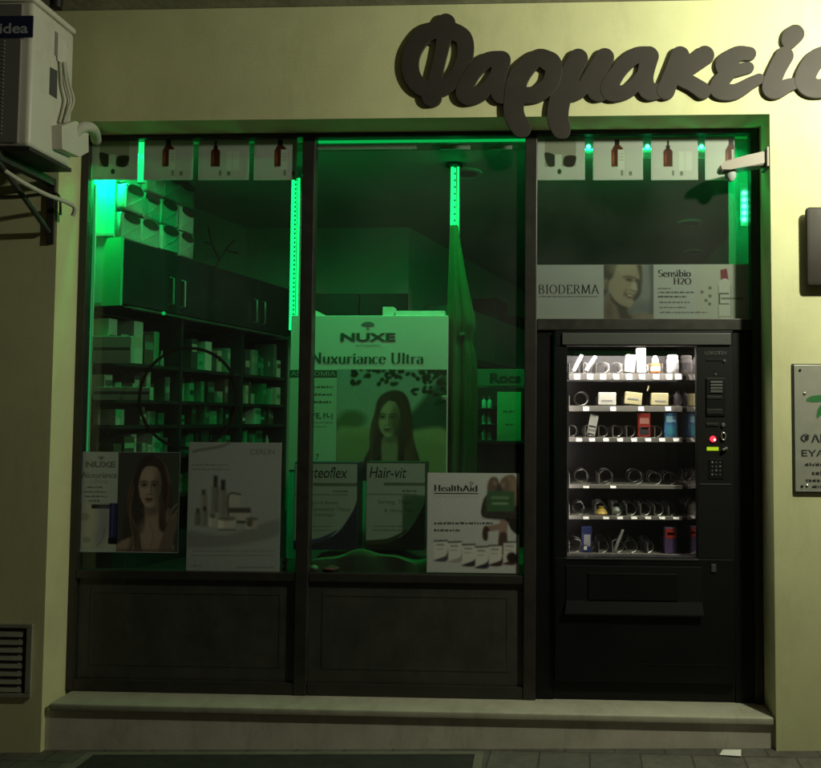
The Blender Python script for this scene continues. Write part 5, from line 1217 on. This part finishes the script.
pack(651.5, 393, 668.5, 405, 1, my, 'soap_pack', 'cream upright pack, rightmost of three on the second machine shelf', 'pack', [(.2, .85, .3, .4, gr_)], .02, .06)
w = P(648, 388, PYv); tag(obj('gold_tag', MB().tube([P(647.3, 391, PYv), P(648.8, 386, PYv)], [.003, .005], 6), my), 'tiny gold tag standing above the packs on second machine shelf', 'tag')
vbottle(678, 1, None, [('body', [(.018, 0), (.020, .003), (.020, .055), (.012, .066)], dk_), ('cap', [(.011, .0665), (.011, .08)], dk_)], 'bottle', 'small dark bottle at right end of the second machine shelf', 'bottle')
pack(586.5, 415, 595, 437, 2, wt_, 'sachet', 'white and grey leaning sachet on the third machine shelf', 'sachet', [(.1, .9, .40, .48, dk_), (.1, .9, .22, .32, gr_), (.1, .9, .05, .12, dk_)], .2, .02)
pack(638.5, 413, 650.5, 437, 2, red_, 'pouch', 'red pouch with dark label on the third machine shelf', 'pouch', [(.12, .88, .55, .8, carton('print_pink', (.6, .25, .22))), (.1, .9, .1, .42, dk_), (.25, .8, .32, .4, wt_)])
pack(665, 412.5, 677.5, 437, 2, blue_, 'pouch', 'light blue pouch on the third machine shelf', 'pouch', [(.12, .88, .6, .85, carton('print_sky', (.30, .55, .7))), (.15, .85, .1, .45, carton('print_teal', (.05, .3, .4)))])
w = P(602, 510, PYv)
tag(obj('gold_sweet', MB().lathe([(.028, .001), (.034, .008), (.026, .024), (.012, .036), (.016, .044), (.004, .046)], (w[0], PYv+.035, sztop[4]+.001), 'z', 12), carton('gold_foil', (.65, .45, .10), .3), None, True), 'small gold wrapped bundle on the fifth machine shelf', 'pack')
w = P(617, 511, PYv); tag(obj('clear_capsule', MB().lathe([(.004, .002), (.018, .012), (.022, .025), (.014, .040), (.003, .044)], (w[0], PYv+.035, sztop[4]), 'z', 14), M['channel'], None, True), 'small pale round capsule beside the gold bundle', 'pack')
pack(582, 527, 592, 552, 5, nv_, 'pouch', 'navy pouch with white patch on the bottom machine shelf', 'pouch', [(.2, .85, .25, .7, gr_), (.2, .5, .1, .3, wt_)])
slant(615, 551, 623.5, 530, .009, gr_, 'tube', 'grey slim tube leaning on the bottom machine shelf', 'tube', 5)
pack(665, 527.5, 677, 552.5, 5, pu_, 'pouch', 'red topped purple pouch on the bottom machine shelf', 'pouch', [(.05, .95, .58, .95, red_), (.2, .8, .7, .8, carton('print_rose', (.7, .3, .3)))])

# ================================================================== LIGHT
LX, LY, LZ = 1.85, -1.25, 3.5
ld = bpy.data.lights.new('street_lamp_light', 'POINT'); ld.energy = 225; ld.color = (.97, 1, .74); ld.shadow_soft_size = .06
lo = bpy.data.objects.new('street_lamp_light', ld); COL.objects.link(lo); lo.location = (LX, LY, LZ)
sd = bpy.data.lights.new('sun', 'SUN'); sd.energy = .012; sd.angle = math.radians(10); sd.color = (1, .95, .75)
so = bpy.data.objects.new('sun', sd); COL.objects.link(so)
so.rotation_euler = Vector((-.6, .75, -.45)).to_track_quat('-Z', 'Y').to_euler()
wd = bpy.data.worlds.new('World'); scn.world = wd; wd.use_nodes = True; nt = wd.node_tree
bg = nt.nodes['Background']; sky = nt.nodes.new('ShaderNodeTexSky'); sky.sky_type = 'NISHITA'; sky.sun_disc = False
sky.sun_elevation = math.radians(3); sky.sun_rotation = math.radians(140)
nt.links.new(sky.outputs[0], bg.inputs['Color']); bg.inputs['Strength'].default_value = .004

# the green LED tape that runs along the window head behind the cards, and down beside the jambs
area('led_tape_light', (-1.85, .255, 3.09), 1.0, .02, (0, .4, -1), 8, 130)
area('led_tape_light', (-.64, .262, 3.10), 1.0, .02, (0, .22, -1), 9.5, 120)
area('led_tape_light', (.5, .255, 3.09), 1.0, .02, (0, .5, -.85), 13, 165)
w = P(103, 160, .25); area('led_tape_light', (w[0], .245, w[2]), .10, .03, (.06, .6, -1), 17, 140)
w = P(751, 205, .27); area('led_tape_light', (w[0], .26, w[2]), .03, .25, (-.5, .6, 0), .7)

scn.render.engine = 'CYCLES'
scn.cycles.max_bounces = 8; scn.cycles.transparent_max_bounces = 16; scn.cycles.use_light_tree = True
scn.cycles.sample_clamp_indirect = 4
scn.render.resolution_x, scn.render.resolution_y = 1024, 958
vs_ = scn.view_settings; vs_.view_transform = 'Standard'; vs_.look = 'None'; vs_.exposure = 0; vs_.gamma = 1; vs_.use_curve_mapping = False
